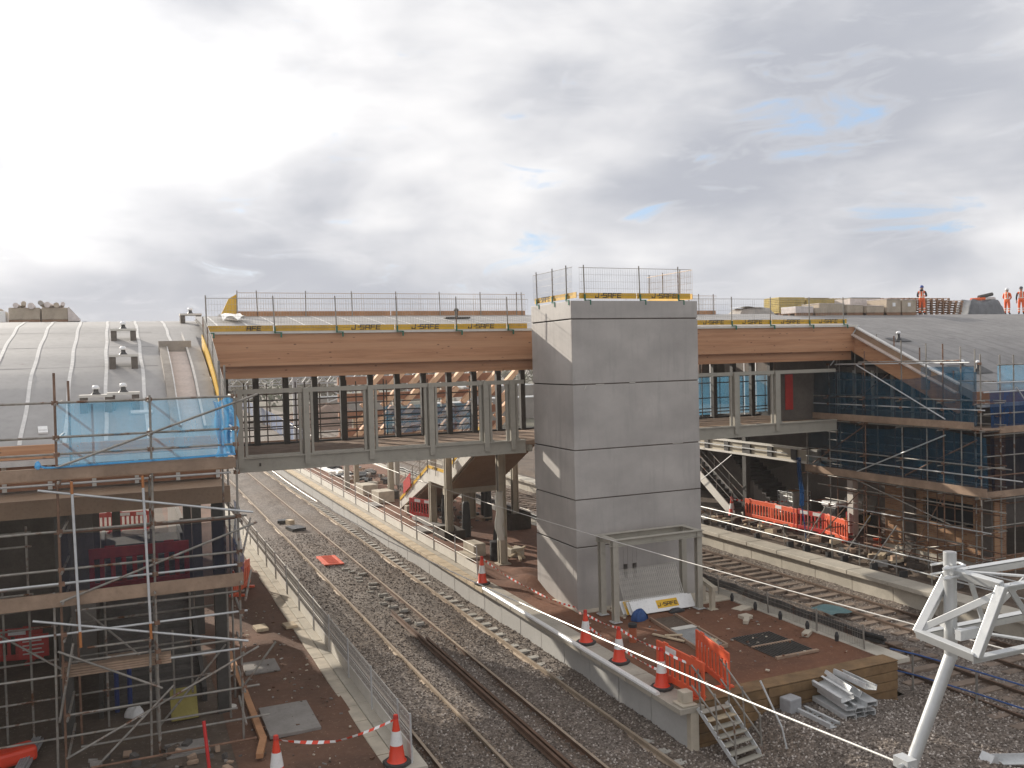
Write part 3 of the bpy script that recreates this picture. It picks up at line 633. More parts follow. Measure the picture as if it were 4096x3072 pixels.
m = M(); m.box(3.9, 3.96, YF - .055, YF - .05, 5.8, 5.9); put('paint_mark', m, 'letter_black', t)
m = M(); m.box(25.45, 28.2, 30.4, 30.55, 6.03, 8.9); put('partition', m, 'dark_wall', t)
m = M(); m.box(25.9, 26.3, 30.36, 30.395, 6.5, 8.0); put('doorway_panel', m, 'red_dull', t)
# tall round and square columns carrying the bridge and stair
def column(x, y, zt, r, label, zb=.9, sq=True, mt='steel_cream'):
    t = thing('steel_column', label, 'column', (x, y, zb), 'steel columns on the island platform')
    m = M()
    if sq: m.box(x - r, x + r, y - r * .35, y + r * .35, zb, zt); m.box(x - r, x - r + .03, y - r, y + r, zb, zt); m.box(x + r - .03, x + r, y - r, y + r, zb, zt)
    put('shaft', m, mt, t)
    m = M(); m.box(x - r * 1.7, x + r * 1.7, y - r * 1.7, y + r * 1.7, zb, zb + .05); put('base_plate', m, 'block_concrete', t)
    return t
column(13.55, 32.45, 5.64, .15, 'tall cream steel column beside the lift tower, plastic film hanging from it')
column(13.5, 38.55, 4.6, .15, 'cream steel column standing in a dark timber formwork box, left one')
column(17.1, 39.25, 5.5, .14, 'cream steel column standing in the formwork box by the far platform edge')
column(13.95, 42.2, 3.0, .16, 'cream steel column under the outer edge of the stair landing')
column(16.2, 42.7, 3.0, .16, 'cream steel column under the inner edge of the stair landing')
column(15.0, 40.4, 3.0, .14, 'cream steel column under the middle of the stair landing')
column(14.4, 51.3, 5.4, .15, 'cream steel column beyond the stair foot, the nearer of two')
column(14.0, 58.1, 5.4, .15, 'cream steel column far along the island platform, beyond the concrete blocks')
column(17.3, 52, 5.4, .15, 'steel column beyond the stairs beside the far platform edge')
# ------------------------------------------------------------------ stair from the bridge to the island
t = thing('station_stair', 'covered steel stair with white sides descending from the bridge to the island platform', 'stairs', (15, 41, .9))
def stair_flight(m, x0, x1, ya, za, yb, zb, n, thick=.06):
    for i in range(n):
        f = (i + 1) / n; y = ya + (yb - ya) * i / n; z = za + (zb - za) * f; dy = (yb - ya) / n
        m.box(x0, x1, min(y, y + dy * 1.1), max(y, y + dy * 1.1), z - thick, z)
        m.box(x0, x1, min(y, y + dy * .08), max(y, y + dy * .08), z - (zb - za) / n, z - thick)
    return m
put('treads', stair_flight(M(), 13.95, 16.4, 47.4, .95, 42.2, 3.2, 14), 'steel_cream', t)
put('treads', stair_flight(M(), 13.95, 16.4, 39.9, 3.2, 34.4, 6.0, 16), 'steel_cream', t)
m = M(); m.box(13.95, 16.4, 39.9, 42.2, 3.08, 3.2); put('landing', m, 'steel_cream', t)
for x, nm in ((13.82, 'white_board'), (16.4, 'steel_cream')):
    m = M(); m.prism([(47.6, .85), (47.5, 1.3), (42.3, 3.62), (39.8, 3.62), (34.4, 6.35), (34.4, 5.75), (39.9, 3.02), (42.2, 3.02)], 'x', x, x + .12); put('stringer', m, nm, t)
m = M(); m.prism([(47.3, .92), (42.2, 3.0), (42.2, 2.93), (47.3, .80)], 'x', 13.96, 16.39); m.prism([(39.9, 3.0), (34.4, 5.72), (34.4, 5.62), (39.9, 2.9)], 'x', 13.96, 16.39); put('soffit', m, 'soffit_brown', t)
m = M(); m.box(13.8, 16.5, 40.0, 40.2, 2.62, 2.95); put('landing_beam', m, 'steel_cream', t)
m = M(); m.box(13.8, 16.5, 42.0, 42.2, 2.7, 2.98); put('landing_beam', m, 'steel_cream', t)
# guard along the stair edge
t = thing('stair_guard', 'mesh edge guard with yellow boards along the white side of the island stair', 'guard rail', (13.85, 41, .9), 'edge guard rails')
SP = [(47.4, 1.35), (42.3, 3.66), (39.8, 3.66), (34.6, 6.3)]
for (ya, za), (yb, zb) in zip(SP, SP[1:]):
    m = M(); m.bar((13.79, ya, za + .1), (13.79, yb, zb + .1), .02, .17); bo = put('toe_board', m, 'yellow', t)
    if abs(za - zb) < .01:
        m = M(); letters(m, 'J-SAFE', (13.775, 41.6, 3.71), (0, -1, 0), (0, 0, 1), .11, (-1, 0, 0)); put('lettering', m, 'letter_black', bo)
    m = M(); n_ = max(2, int(abs(ya - yb) / 1.2))
    for i in range(n_ + 1):
        f = i / n_; y = ya + (yb - ya) * f; z = za + (zb - za) * f
        m = M(); m.tube((13.76, y, z - .25), (13.76, y, z + 1.05), .02, 6); put('post', m, 'tube', t)
    m = M(); dl = Vector((0, yb - ya, zb - za)); m.wires((13.77, ya, za + .18), dl, (0, 0, 1), dl.length, .85, .12, .21, .005); put('mesh_panel', m, 'wire_mesh_pale', t)

# ------------------------------------------------------------------ left station building
def vault(m, x0, x1, y0, y1, f, n=60, dz=0., nx=1): return m.sheet(lambda u, v: (x0 + u * (x1 - x0), y0 + v * (y1 - y0), f(y0 + v * (y1 - y0)) + dz), nx, n)
t = thing('station_building', 'left station building with a pale curved membrane roof, wrapped in scaffolding', 'building', (-4, 27, .9))
m = M(); vault(m, -13, 2.28, 22.9, 44.4, rz, 70); m.sheet(lambda u, v: (2.28 - u * 15.3, 22.9 + v * 21.5, rz(22.9 + v * 21.5) - .35), 1, 60); m.sheet(lambda u, v: (2.28, 22.9 + v * 21.5, rz(22.9 + v * 21.5) - .35 * u), 1, 60)
m.sheet(lambda u, v: (2.285 + u * .75, 28.95 + v * 15.4, rz(28.95 + v * 15.4)), 1, 40); m.sheet(lambda u, v: (3.035 - u * .75, 28.95 + v * 15.4, rz(28.95 + v * 15.4) - .3), 1, 40)
ro = put('roof', m, 'membrane', t, smooth='auto')
for x in (-9.4, -8.5, -7.6, -6.7, -5.8, -4.88, -3.96, -3.04, -2.13, -1.22, -.35, .57, 1.5):
    m = M(); y1 = 44
    ya = 30.5 if x == 1.5 else 23.0
    if x == 1.5: y1 = 44
    m.sheet(lambda u, v: (x - .045 + u * .09 + .012 * math.sin(v * 40 + x), ya + v * (y1 - ya), rz(ya + v * (y1 - ya)) + .012), 1, 60); put('seam_strip', m, 'seam', ro)
for y in (25.0, 27.35, 29.7, 32.3):
    m = M(); m.sheet(lambda u, v: (-12.5 + u * 13.5, y + v * .05 + .02 * math.sin(u * 9), rz(y + v * .05) + .006), 20, 1); put('lap_joint', m, 'membrane_dark', ro)
m = M(); vault(m, 1.34, 1.84, 23.2, 28.8, lambda y: rz(y) + .02, 20); put('gutter_channel', m, 'channel', t)
m = M()
for a, b_ in zip(seq(23.2, 28.9, .62), seq(23.2, 28.9, .62)[1:]):
    m.prism([(a + .01, rz(a) - .05), (b_ - .01, rz(b_) - .05), (b_ - .01, rz(b_) + .16), (a + .01, rz(a) + .16)], 'x', 1.10, 1.33)
m.box(1.08, 2.0, 28.85, 29.0, rz(28.9) - .1, rz(28.9) + .32); put('gutter_curb', m, 'curb', t)
m = M(); m.sheet(lambda u, v: (1.84 + .06 * u, 23.2 + v * 6, rz(23.2 + v * 6) + .14), 1, 20); m.sheet(lambda u, v: (1.30 + .03 * u, 23.2 + v * 5.7, rz(23.2 + v * 5.7) + .172), 1, 20); put('curb_trim', m, 'seam', t)
m = M(); m.prism([(23.2, rz(23.2) - .05), (31.5, rz(31.5) - .05), (31.5, rz(31.5) + .13), (23.2, rz(23.2) + .13)], 'x', 1.90, 2.26)
m = M()
for a, b_ in zip(seq(23.2, 31.5, .8), seq(23.2, 31.5, .8)[1:]): m.prism([(a, rz(a) - .05), (b_, rz(b_) - .05), (b_, rz(b_) + .13), (a, rz(a) + .13)], 'x', 1.90, 2.26)
put('verge_curb', m, 'membrane', t)
m = M(); m.box(-13, 2.28, 22.84, 22.99, 6.99, 7.30); put('eave_beam', m, 'glulam', t)
m = M(); m.box(-13, 2.3, 22.6, 22.98, 6.86, 6.98); put('gutter', m, 'galvanised', t)
m = M(); m.box(-13, 2.2, 23.15, 23.3, 6.25, 6.9); put('wall_panel', m, 'timber_brown', t)
for x in [-8 + .92 * i for i in range(12)]:
    m = M(); m.box(x - .045, x + .045, 23.08, 23.14, 6.25, 6.86); put('mullion', m, 'white_board', t)
m = M(); m.prism([(y, rz(y) - .36) for y in (23.3, 24.4, 25.7, 26.9, 28.6, 30.45, 33.6, 36, 40, 44)] + [(44, 6.1), (23.3, 6.1)], 'x', 2.05, 2.2); put('gable_wall', m, 'timber_brown', t)  # far end extended to stop sun passing through the upper storey
m = M(); m.box(-13, 2.2, 21.5, 36, 5.92, 6.2); put('floor_slab', m, 'soffit_brown', t)
m = M(); m.box(-13, 2.22, 21.42, 21.498, 5.86, 6.24); put('edge_beam', m, 'soffit_brown', t)
for x, y in ((1.95, 21.75), (-1.3, 21.9), (-4.6, 21.9), (1.95, 28.5), (1.95, 33), (-.3, 33.5)):
    m = M(); m.box(x - .13, x + .13, y - .13, y + .13, .85, 5.92); put('column', m, 'steel_dark', t)
m = M(); m.box(-13, -.75, 30.5, 30.7, .9, 5.9); m.box(-13, -12.8, 15, 36, -.4, 9); put('wall', m, 'dark_wall', t)
m = M(); stair_flight(m, -.6, 1.55, 22.9, 1.05, 30.2, 3.4, 18); m.box(-.6, 1.55, 30.9, 32.4, 3.3, 3.4); put('stair_flight', m, 'tread', t)
for x in (-.72, 1.56): m = M(); m.prism([(22.7, .9), (22.7, 1.25), (30.3, 3.7), (32.4, 3.7), (32.4, 3.2), (30.3, 3.2)], 'x', x, x + .1); put('stair_stringer', m, 'steel_dark', t)
m = M(); m.box(1.72, 1.85, 33.3, 42.5, .9, 3.7); put('inner_wall', m, 'grey_wall', t)  # added wall, blocks the sun from the left platform earth
m = M(); m.box(-1.5, -.8, 26.0, 26.15, .95, 5.9); put('inner_wall', m, 'grey_wall', t)
m = M(); m.box(-.55, 1.0, 32.6, 32.7, .95, 2.9); put('inner_wall', m, 'block_concrete', t)
# guard climbing the verge of the left roof
t = thing('edge_guard_rail', 'yellow board and mesh guard climbing the right verge of the left roof', 'guard rail', (2.32, 26, 7), 'edge guard rails')
vy = seq(23.3, 28.9, .7)
m = M()
for a, b_ in zip(vy, vy[1:]): m.prism([(a, rz(a) + .02), (b_, rz(b_) + .02), (b_, rz(b_) + .50), (a, rz(a) + .50)], 'x', 2.31, 2.335)
put('toe_board', m, 'yellow', t)
m = M()
for a, b_ in zip(vy, vy[1:]):
    d = Vector((0, b_ - a, rz(b_) - rz(a))); m.wires((2.38, a, rz(a) + .1), d, (0, 0, 1), d.length, .95, .1, .2, .0045)
put('mesh_panel', m, 'wire_mesh_pale', t)
for y in vy[::2]:
    m = M(); m.tube((2.37, y, rz(y) - .2), (2.37, y, rz(y) + 1.05), .021, 8); put('post', m, 'tube', t)
m = M(); m.prism([(4.02, 11.6), (4.0, 10.82), (3.78, 10.62), (3.25, 10.45), (3.72, 11.42)], 'y', 34.3, 34.33); one('sloped_board', m, 'yellow', 'sloping yellow board closing the left end of the back guard rail', 'board')
m = M(); m.sheet(lambda u, v: (3.2 + u * .75, 31.3 + v * 1.7 + .1 * math.sin(u * 9), bridge_z(31.3 + v * 1.7) + .08 + .18 * abs(math.sin(u * 5 + v * 3)) * (1 - v * .3)), 14, 14); one('plastic_sheet', m, 'white_plastic', 'crumpled white plastic sheet at the left end of the bridge roof', 'plastic sheet', smooth=True)

def anchor(x, y, label, f=rz, s=1.):
    z = f(y); sl = (f(y + .1) - f(y - .1)) / .2
    t = thing('roof_anchor', label, 'roof anchor', (x, y, z), 'fall arrest anchors on the roofs')
    for d in (-1, 1):
        m = M(); m.box(x + d * .28 - .085, x + d * .28 + .085, y - .25, y + .25, z - .12, z + .27); put('support_block', m, 'anchor_block', t, bevel=.015)
    m = M(); m.box(x - .38, x + .38, y - .28, y + .28, z + .272, z + .335); put('plate', m, 'white_board', t)
    m = M(); m.lathe([(.12, .335), (.065, .40), (.055, .47)], (x, y, z), 14); po = put('stem', m, 'dark_plastic', t, smooth='auto')
    m = M(); m.lathe([(.085, .47), (.092, .50), (.075, .545), (.03, .57)], (x, y, z), 16); put('cap', m, 'helmet_white', po, smooth=True)
    return t
anchor(.14, 30.95, 'roof anchor on the left roof, higher one of the pair in line')
anchor(.10, 27.36, 'roof anchor on the left roof between two seams, below the higher one')
anchor(-.57, 24.72, 'roof anchor behind the light blue net, left one of two')
anchor(.06, 24.80, 'roof anchor behind the light blue net, right one of two')
anchor(2.45, 35.2, 'roof anchor on the skyline where the left roof meets the bridge roof')
def small_anchor(x, y, label, f=rzr):
    z = f(y); t = thing('roof_anchor', label, 'roof anchor', (x, y, z), 'fall arrest anchors on the roofs')
    m = M(); m.sheet(lambda u, v: (x - .5 + u, y - .3 + v * .6, f(y - .3 + v * .6) + .03), 2, 2); put('pad', m, 'dark_plastic', t)
    m = M(); m.lathe([(.13, 0.), (.07, .1), (.055, .27)], (x, y, z), 14); po = put('stem', m, 'dark_plastic', t, smooth='auto')
    m = M(); m.lathe([(.09, .27), (.098, .31), (.08, .36), (.03, .385)], (x, y, z), 16); put('cap', m, 'helmet_white', po, smooth=True)
small_anchor(30.3, 28.4, 'roof anchor beside the sloping tube rail of the right roof, upper one')
small_anchor(28.5, 29.6, 'roof anchor at the top corner where the right roof meets the bridge')
small_anchor(29.9, 24.95, 'roof anchor low on the right roof above the netting, left of two')
small_anchor(30.65, 24.85, 'roof anchor low on the right roof above the netting, right of two')
m = M(); m.tube((11.9, 32.5, 10.6), (11.9, 32.5, 10.85), .06, 10); m.lathe([(.09, .25), (.1, .3), (.04, .36)], (11.9, 32.5, 10.6), 14); m.box(11.4, 12.4, 32.3, 32.6, 10.56, 10.62); one('roof_anchor', m, 'steel_dark', 'dark roof anchor on the bridge roof left of the lift tower', 'roof anchor', 'fall arrest anchors on the roofs')
m = M(); m.obox((-1.7, 23.62, rz(23.62) + .03), (.2, .36, .04), .1, 0, .36); m.obox((-1.7, 23.6, rz(23.6) + .06), (.17, .1, .02), .1, 0, .36); one('insulation_pack', m, 'white_plastic', 'small white packet lying at the left roof eave', 'packet')
m = M(); m.obox((.46, 24.35, rz(24.35) + .04), (.52, .14, .06), .05, 0, .4); one('offcut', m, 'white_plastic', 'white strip lying on the left roof behind the blue net', 'strip', bevel=.02)

# ------------------------------------------------------------------ scaffolding
def scaffold(label, loc): return thing('scaffolding', label, 'scaffolding', loc, 'tube scaffolds')
def tb(t, name, p, q, mt='tube', r=.0245): m = M(); m.tube(p, q, r, 8); return put(name, m, mt, t, smooth='auto')
def cpl(t, pts):
    for p in pts: m = M(); m.obox(p, (.10, .10, .085), .3); put('coupler', m, 'tube_rust', t)
t = scaffold('tube scaffold of three lifts in front of the left station building', (0, 20.5, .9))
for x, z0, z1, mt in ((-4.7, .9, 8.9, 'tube'), (-2.98, .9, 9.0, 'tube'), (-1.23, .9, 8.93, 'tube_rust'), (.52, .9, 8.42, 'tube'), (2.21, .9, 8.45, 'tube'), (-1.38, .9, 4.55, 'tube'), (.36, .9, 3.4, 'tube')): tb(t, 'standard', (x - .03, 20, z0), (x + .02, 20, z1), mt)
for x, z1, mt in ((-4.6, 8.5, 'tube'), (-1.02, 8.75, 'tube_rust'), (.5, 6.6, 'tube'), (2.05, 9.1, 'tube'), (2.3, 9.0, 'tube')): tb(t, 'standard', (x, 21.25 if x < 2.2 else 22.6, .9), (x, 21.25 if x < 2.2 else 22.6, z1), mt)
for z, x0, x1, y, mt in ((8.33, -6, 2.25, 20.05, 'tube'), (7.64, -6, 2.3, 20.05, 'tube'), (7.30, -6, 2.3, 20.05, 'tube'), (6.70, -6, 2.1, 20.05, 'galvanised'), (5.75, -6, 2.4, 20.05, 'tube'), (5.52, -1.4, 2.3, 21.2, 'tube_rust'), (4.98, -6, 2.3, 20.05, 'tube'), (4.70, -6, 2.25, 20.05, 'galvanised'), (4.12, -1, 2.3, 20.05, 'tube'), (3.68, -6, 2.35, 20.05, 'galvanised'), (3.32, -.8, .45, 20.1, 'tube'), (3.08, -1.2, 2.25, 20.05, 'tube'), (2.86, -6, -1.2, 20.05, 'tube'), (2.86, .75, 2.3, 20.1, 'galvanised'), (2.02, -1.25, 2.55, 20.05, 'tube'), (1.5, -6, 2.1, 20.3, 'tube'), (1.2, -1, 2.8, 20.4, 'tube'), (1.05, -.8, 2.4, 19.6, 'tube_rust'), (4.4, -6, 2.3, 21.3, 'tube'), (6.7, -6, 2.3, 21.3, 'tube')): tb(t, 'ledger', (x0, y, z + .012), (x1, y, z), mt)
for p, q, mt in (((-1.25, 19.93, 7.04), (2.70, 19.93, 8.36), 'tube'), ((-1.57, 19.93, 6.62), (2.52, 19.93, 5.82), 'galvanised'), ((-1.25, 19.93, 4.36), (2.6, 19.93, 5.6), 'tube'), ((-1.75, 19.93, 4.05), (2.33, 19.93, 3.05), 'galvanised'), ((-1.33, 19.93, 3.38), (.58, 19.93, 2.32), 'tube'), ((-1.25, 19.93, 1.2), (2.55, 19.93, 2.9), 'tube'), ((-.7, 19.9, .95), (.8, 19.9, 2.35), 'tube'), ((-1.35, 19.95, 1.95), (-1.05, 19.95, 3.5), 'tube'), ((-5, 19.93, 3.0), (-3, 19.93, 4.3), 'tube')): tb(t, 'diagonal_brace', p, q, mt)
for x, z1 in ((-3.6, 6.6), (-2.5, 4.2), (-2.0, 5.6), (-.5, 4.2), (1.3, 4.3), (.9, 2.9)): tb(t, 'standard', (x, 22.1, .9), (x, 22.1, z1), 'tube')
for z, x0, x1 in ((5.45, -6, -1.9), (5.15, -6, -1.9), (4.1, -6, -1.9), (3.75, -6, -1.95), (3.35, -5, 1.9), (2.6, -6, 2.0), (2.3, -1.2, 2.0), (1.75, -4, 1.9), (1.3, -3, 1.6)): tb(t, 'ledger', (x0, 22.05, z), (x1, 22.05, z + .02), 'tube')
for p, q in (((-3.2, 20.9, 4.2), (-1.3, 20.9, 2.7)), ((.55, 21.4, 1.0), (2.0, 21.4, 2.6)), ((-1.0, 21.4, 3.9), (.4, 21.4, 2.4)), ((-5, 21.2, 5.2), (-3, 21.2, 6.6)), ((2.2, 20.1, 2.0), (2.9, 19.9, 2.95))): tb(t, 'diagonal_brace', p, q, 'tube')
for z in (8.3, 7.6, 6.75, 5.7, 4.95, 4.35, 3.6, 2.8, 2.0, 1.3):
    for x in (2.22, .5, -1.2): tb(t, 'transom', (x, 19.8, z), (x + .05, 21.5, z + .02), 'tube')
tb(t, 'transom', (2.28, 19.85, 5.0), (2.9, 23.5, 5.1)); tb(t, 'transom', (2.3, 19.9, 3.95), (2.75, 22.5, 4.0))
cpl(t, [(x, 20.03, z) for x in (-1.22, .52, 2.22) for z in (8.33, 7.64, 7.3, 6.7, 5.75, 4.98, 4.7, 3.68, 3.08, 2.86, 2.02)])
m = M(); m.box(-6, 2.15, 19.93, 19.965, 6.81, 7.05); put('toe_board', m, 'board', t)
m = M(); m.box(-6, 2.24, 19.93, 19.965, 4.27, 4.54); put('toe_board', m, 'board', t)
for z in (6.78, 4.24):
    for k_ in range(5): m = M(); m.box(-6, 2.15, 20.02 + k_ * .24, 20.24 + k_ * .24, z, z + .038); put('deck_board', m, 'board', t)
m = M(); m.box(2.15, 2.2, 19.93, 21.4, 6.81, 7.03); put('end_board', m, 'board', t)
m = M(); m.box(2.24, 2.28, 19.93, 21.4, 4.27, 4.54); put('end_board', m, 'board', t)
for x, z0, z1, la in ((-.95, 3.42, 6.76, 'left'), (.36, 3.40, 6.78, 'right')):
    t = thing('reveal_prop', 'white tube with orange ends clipped upright to the left scaffold, the %s one of two' % la, 'prop', (x, 19.88, z0), 'white and orange props')
    m = M(); m.tube((x + .035, 19.87, z0 + .32), (x - .01, 19.87, z1 - .25), .026, 10); put('tube', m, 'tube_white', t, smooth='auto')
    m = M(); m.tube((x + .04, 19.87, z0), (x + .035, 19.87, z0 + .32), .028, 10); put('orange_end', m, 'tube_orange', t, smooth='auto')
    m = M(); m.tube((x - .01, 19.87, z1 - .25), (x - .015, 19.87, z1), .028, 10); put('orange_end', m, 'tube_orange', t, smooth='auto')

def net(label, fn, nu, nv, mt, group='debris nets on the scaffolds'):
    m = M(); m.sheet(fn, nu, nv); return one('debris_net', m, mt, label, 'debris net', group, smooth=True)
net('light blue debris net stretched across the top of the left scaffold', lambda u, v: (-1.2 + u * 3.1, 20.06 + .03 * math.sin(u * 14) * (1 - v) + .02 * math.sin(u * 31), 7.06 + v * 1.26 - .02 * math.sin(u * 3.14)), 50, 6, 'net_light')
net('bright blue bunched end of net hanging at the right corner of the left scaffold', lambda u, v: (1.80 + u * .46 + .05 * math.sin(v * 4) + .04 * math.sin(v * 9 + u * 3), 20.03 + .09 * math.sin(u * 13 + v * 3 + math.sin(v * 7)) + u * .15, 7.06 + v * 1.2 - .05 * math.sin(u * 6)), 40, 10, 'net_fold')
m = M(); m.path([(-1.55, 19.95, 7.11), (-1.42, 19.93, 7.06), (-1.2, 19.92, 7.05), (-.3, 19.915, 7.07), (.6, 19.915, 7.075), (1.4, 19.91, 7.09), (2.2, 19.92, 7.10)], .022, 8); m.lathe([(.03, 0), (.06, .05), (.05, .12), (.02, .16)], (-1.55, 19.92, 7.04), 8); one('rolled_net', m, 'net_fold', 'bright blue rolled bottom edge of net lying on the upper boards', 'net roll')
net('dark blue debris net on the middle lift of the left scaffold', lambda u, v: (-1.22 + u * 3.4, 20.08 + .03 * math.sin(u * 22), 4.45 + v * 1.25 - .06 * math.sin(u * 3.14) * v), 50, 6, 'net_dark')
net('blue net closing the end of the left scaffold above the earth platform', lambda u, v: (2.27 + .04 * math.sin(v * 6 + u * 3), 19.98 + u * 1.5, 4.4 + v * 1.5), 14, 8, 'net_mid')

# right hand scaffold, side plane along the platform and return across the front
t = scaffold('tall tube scaffold of several lifts round the right station building', (28.5, 26, .7))
XR = 27.5
for y, z1, mt in ((30.9, 6.7, 'tube'), (29.52, 8.42, 'tube'), (27.52, 8.92, 'tube_rust'), (25.66, 9.3, 'tube'), (23.76, 9.12, 'tube_rust'), (22.2, 8.72, 'tube')): tb(t, 'standard', (XR, y, .7), (XR, y, z1), mt)
for y, z1, mt in ((29.1, 9.1, 'tube'), (28.2, 9.75, 'tube'), (27.0, 9.6, 'tube'), (26.1, 9.5, 'tube_rust'), (24.85, 9.0, 'tube_rust'), (24.5, 9.15, 'tube'), (23.0, 9.0, 'tube'), (22.4, 8.9, 'tube')): tb(t, 'standard', (XR + .9 - (.9 if y in (24.5, 23.0) else 0), y + (.0 if y in (24.5, 23.0) else .75), 3.9 if y > 24.6 else .7), (XR + .9 - (.9 if y in (24.5, 23.0) else 0), y + (.0 if y in (24.5, 23.0) else .75), z1), mt)
for z, y0, y1, mt in ((8.39, 29.1, 22.6, 'galvanised'), (8.47, 27.8, 23.0, 'tube'), (7.05, 30.9, 22.0, 'tube'), (6.72, 30.9, 22.0, 'galvanised'), (6.0, 30.9, 22.0, 'tube'), (4.76, 30.9, 21.0, 'tube'), (4.40, 30.9, 20.6, 'galvanised'), (3.66, 30.9, 21.8, 'tube'), (3.25, 30.2, 21.2, 'tube'), (2.45, 30.7, 21.8, 'galvanised'), (1.9, 27.4, 22.0, 'tube'), (1.5, 27.5, 21.8, 'tube'), (1.15, 27.6, 22.0, 'tube_rust')): tb(t, 'ledger', (XR - .05, y0, z), (XR - .05, y1, z + .04), mt)
for z, mt in ((7.05, 'tube'), (6.2, 'tube'), (4.76, 'tube_rust'), (4.0, 'tube'), (2.45, 'tube'), (1.6, 'tube_rust')): tb(t, 'ledger', (XR + 1.0, 30.9, z), (XR + 1.0, 22.0, z), mt)
for p, q, mt in (((XR - .1, 27.85, 8.36), (XR - .1, 23.6, 6.38), 'galvanised'), ((XR - .1, 27.9, 4.02), (XR - .1, 23.6, 5.8), 'galvanised'), ((XR - .1, 28.3, 3.76), (XR - .1, 23.4, 2.55), 'tube'), ((XR + .1, 28.9, 9.55), (XR + .1, 29.2, 8.3), 'tube'), ((XR + .8, 28.6, 10.0), (XR - .2, 29.2, 8.35), 'galvanised'), ((XR - .6, 29.2, 2.4), (XR - 1.7, 29.4, .85), 'tube'), ((XR - .4, 26.9, 2.4), (XR - 1.8, 27.0, .85), 'tube'), ((XR - .4, 25.6, 2.2), (XR - 1.8, 25.6, .85), 'tube'), ((XR - .1, 26.2, 1.1), (XR - .1, 23.0, 1.9), 'tube'), ((XR + .9, 26.5, 8.2), (XR + .9, 24.0, 6.4), 'tube_rust')): tb(t, 'diagonal_brace', p, q, mt)
for y in (30.9, 29.52, 27.52, 25.66, 23.76, 22.2):
    for z in (7.0, 6.0, 4.7, 3.68, 2.4, 1.45): tb(t, 'transom', (XR - .25, y + .06, z - .03), (XR + 1.25, y + .06, z - .03), 'tube' if y < 26 else 'tube_rust')
FY = 22.3
for y in (30.2, 28.7, 27.9, 26.6, 25.0, 24.2, 23.3): tb(t, 'standard', (XR + 1.05, y, .7), (XR + 1.05, y, 8.1), 'tube_rust')
for z, y0, y1 in ((7.7, 30.5, 22.4), (6.45, 30.8, 22.4), (5.4, 30.8, 22.2), (5.05, 30.8, 22.2), (4.55, 30.8, 22.2), (3.4, 30.5, 22), (2.9, 30.2, 22.2), (2.1, 28.4, 22.2), (1.3, 28, 22.2)): tb(t, 'ledger', (XR + 1.1, y0, z), (XR + 1.1, y1, z + .03), 'tube_rust' if z < 5 else 'tube')
for p, q in (((XR + .05, 30.6, 4.1), (XR + .05, 27.6, 5.9)), ((XR + .05, 25.6, 4.1), (XR + .05, 22.4, 5.7)), ((XR + 1.0, 29.8, 6.4), (XR + 1.0, 27.2, 8.0)), ((XR + .05, 30.4, .8), (XR + .05, 27.6, 3.5)), ((XR + .05, 25.6, .8), (XR + .05, 23.8, 3.6))): tb(t, 'diagonal_brace', p, q, 'tube_rust')
for x in (29.9, 31.8, 33.5): tb(t, 'standard', (x, FY + 1.0, .7), (x, FY + 1.0, 7.0), 'tube_rust')
for z in (6.9, 5.5, 4.9, 4.1, 3.1, 2.2): tb(t, 'ledger', (28.4, FY + 1.0, z), (37, FY + 1.0, z), 'tube_rust')
for x, z1, mt in ((28.6, 8.68, 'tube'), (29.3, 8.66, 'tube'), (30.9, 8.6, 'tube_rust'), (32.6, 8.6, 'tube'), (34.4, 8.6, 'tube'), (36.2, 8.6, 'tube')): tb(t, 'standard', (x, FY, .7), (x, FY, z1), mt)
for z, mt in ((8.32, 'tube'), (7.70, 'galvanised'), (7.37, 'galvanised'), (6.6, 'tube'), (5.85, 'tube'), (5.1, 'tube'), (4.4, 'tube_rust'), (3.55, 'tube'), (2.6, 'tube'), (1.5, 'tube_rust'), (1.2, 'tube')): tb(t, 'ledger', (27.7 + (z > 8) * .7, FY - .05, z), (37.5, FY - .05, z - .02), mt)
tb(t, 'diagonal_brace', (29.3, FY - .1, 1.2), (32.6, FY - .1, 3.6)); tb(t, 'diagonal_brace', (29.3, FY - .1, 7.5), (31.5, FY - .1, 5.2), 'galvanised')
cpl(t, [(XR - .04, y, z) for y in (29.52, 27.52, 25.66, 23.76, 22.2) for z in (8.39, 7.05, 6.72, 4.76, 4.4, 3.25, 2.45, 1.5)])
m = M(); m.box(XR - .12, XR - .085, 21.9, 30.9, 3.73, 4.03); put('toe_board', m, 'board', t)
m = M(); m.box(XR - .12, XR - .085, 22.4, 30.9, 6.07, 6.33); put('toe_board', m, 'board', t)
m = M(); m.box(27.4, 37, FY - .12, FY - .085, 3.62, 3.86); put('toe_board', m, 'board', t)
m = M(); m.box(28.4, 37, FY - .12, FY - .085, 5.9, 6.14); put('toe_board', m, 'board', t)
for z in (3.70, 6.04):
    for k_ in range(4): m = M(); m.box(XR - .02 + k_ * .25, XR + .21 + k_ * .25, 22.0, 30.9, z, z + .038); put('deck_board', m, 'board', t)
    m = M(); m.box(28.5, 37, FY, FY + 1.0, z, z + .038); put('deck_board', m, 'board', t)
net('dark teal debris net along the upper lift of the right scaffold', lambda u, v: (XR - .06 + .05 * math.sin(u * 25) * v, 30.9 - u * 8.6, 6.2 + v * (1.75 + .15 * math.sin(u * 8))), 60, 8, 'net_teal')
net('dark teal debris net along the lower lift of the right scaffold', lambda u, v: (XR + .05 + .06 * math.sin(u * 21 + v * 2), 30.9 - u * 8.9, 3.95 + v * (1.95 + .1 * math.sin(u * 11))), 60, 8, 'net_teal')
net('second dark net behind the lower lift boards of the right scaffold', lambda u, v: (XR + 1.1 + .05 * math.sin(u * 17), 30.0 - u * 7.5, 3.9 + v * 2.0), 40, 6, 'net_dark')
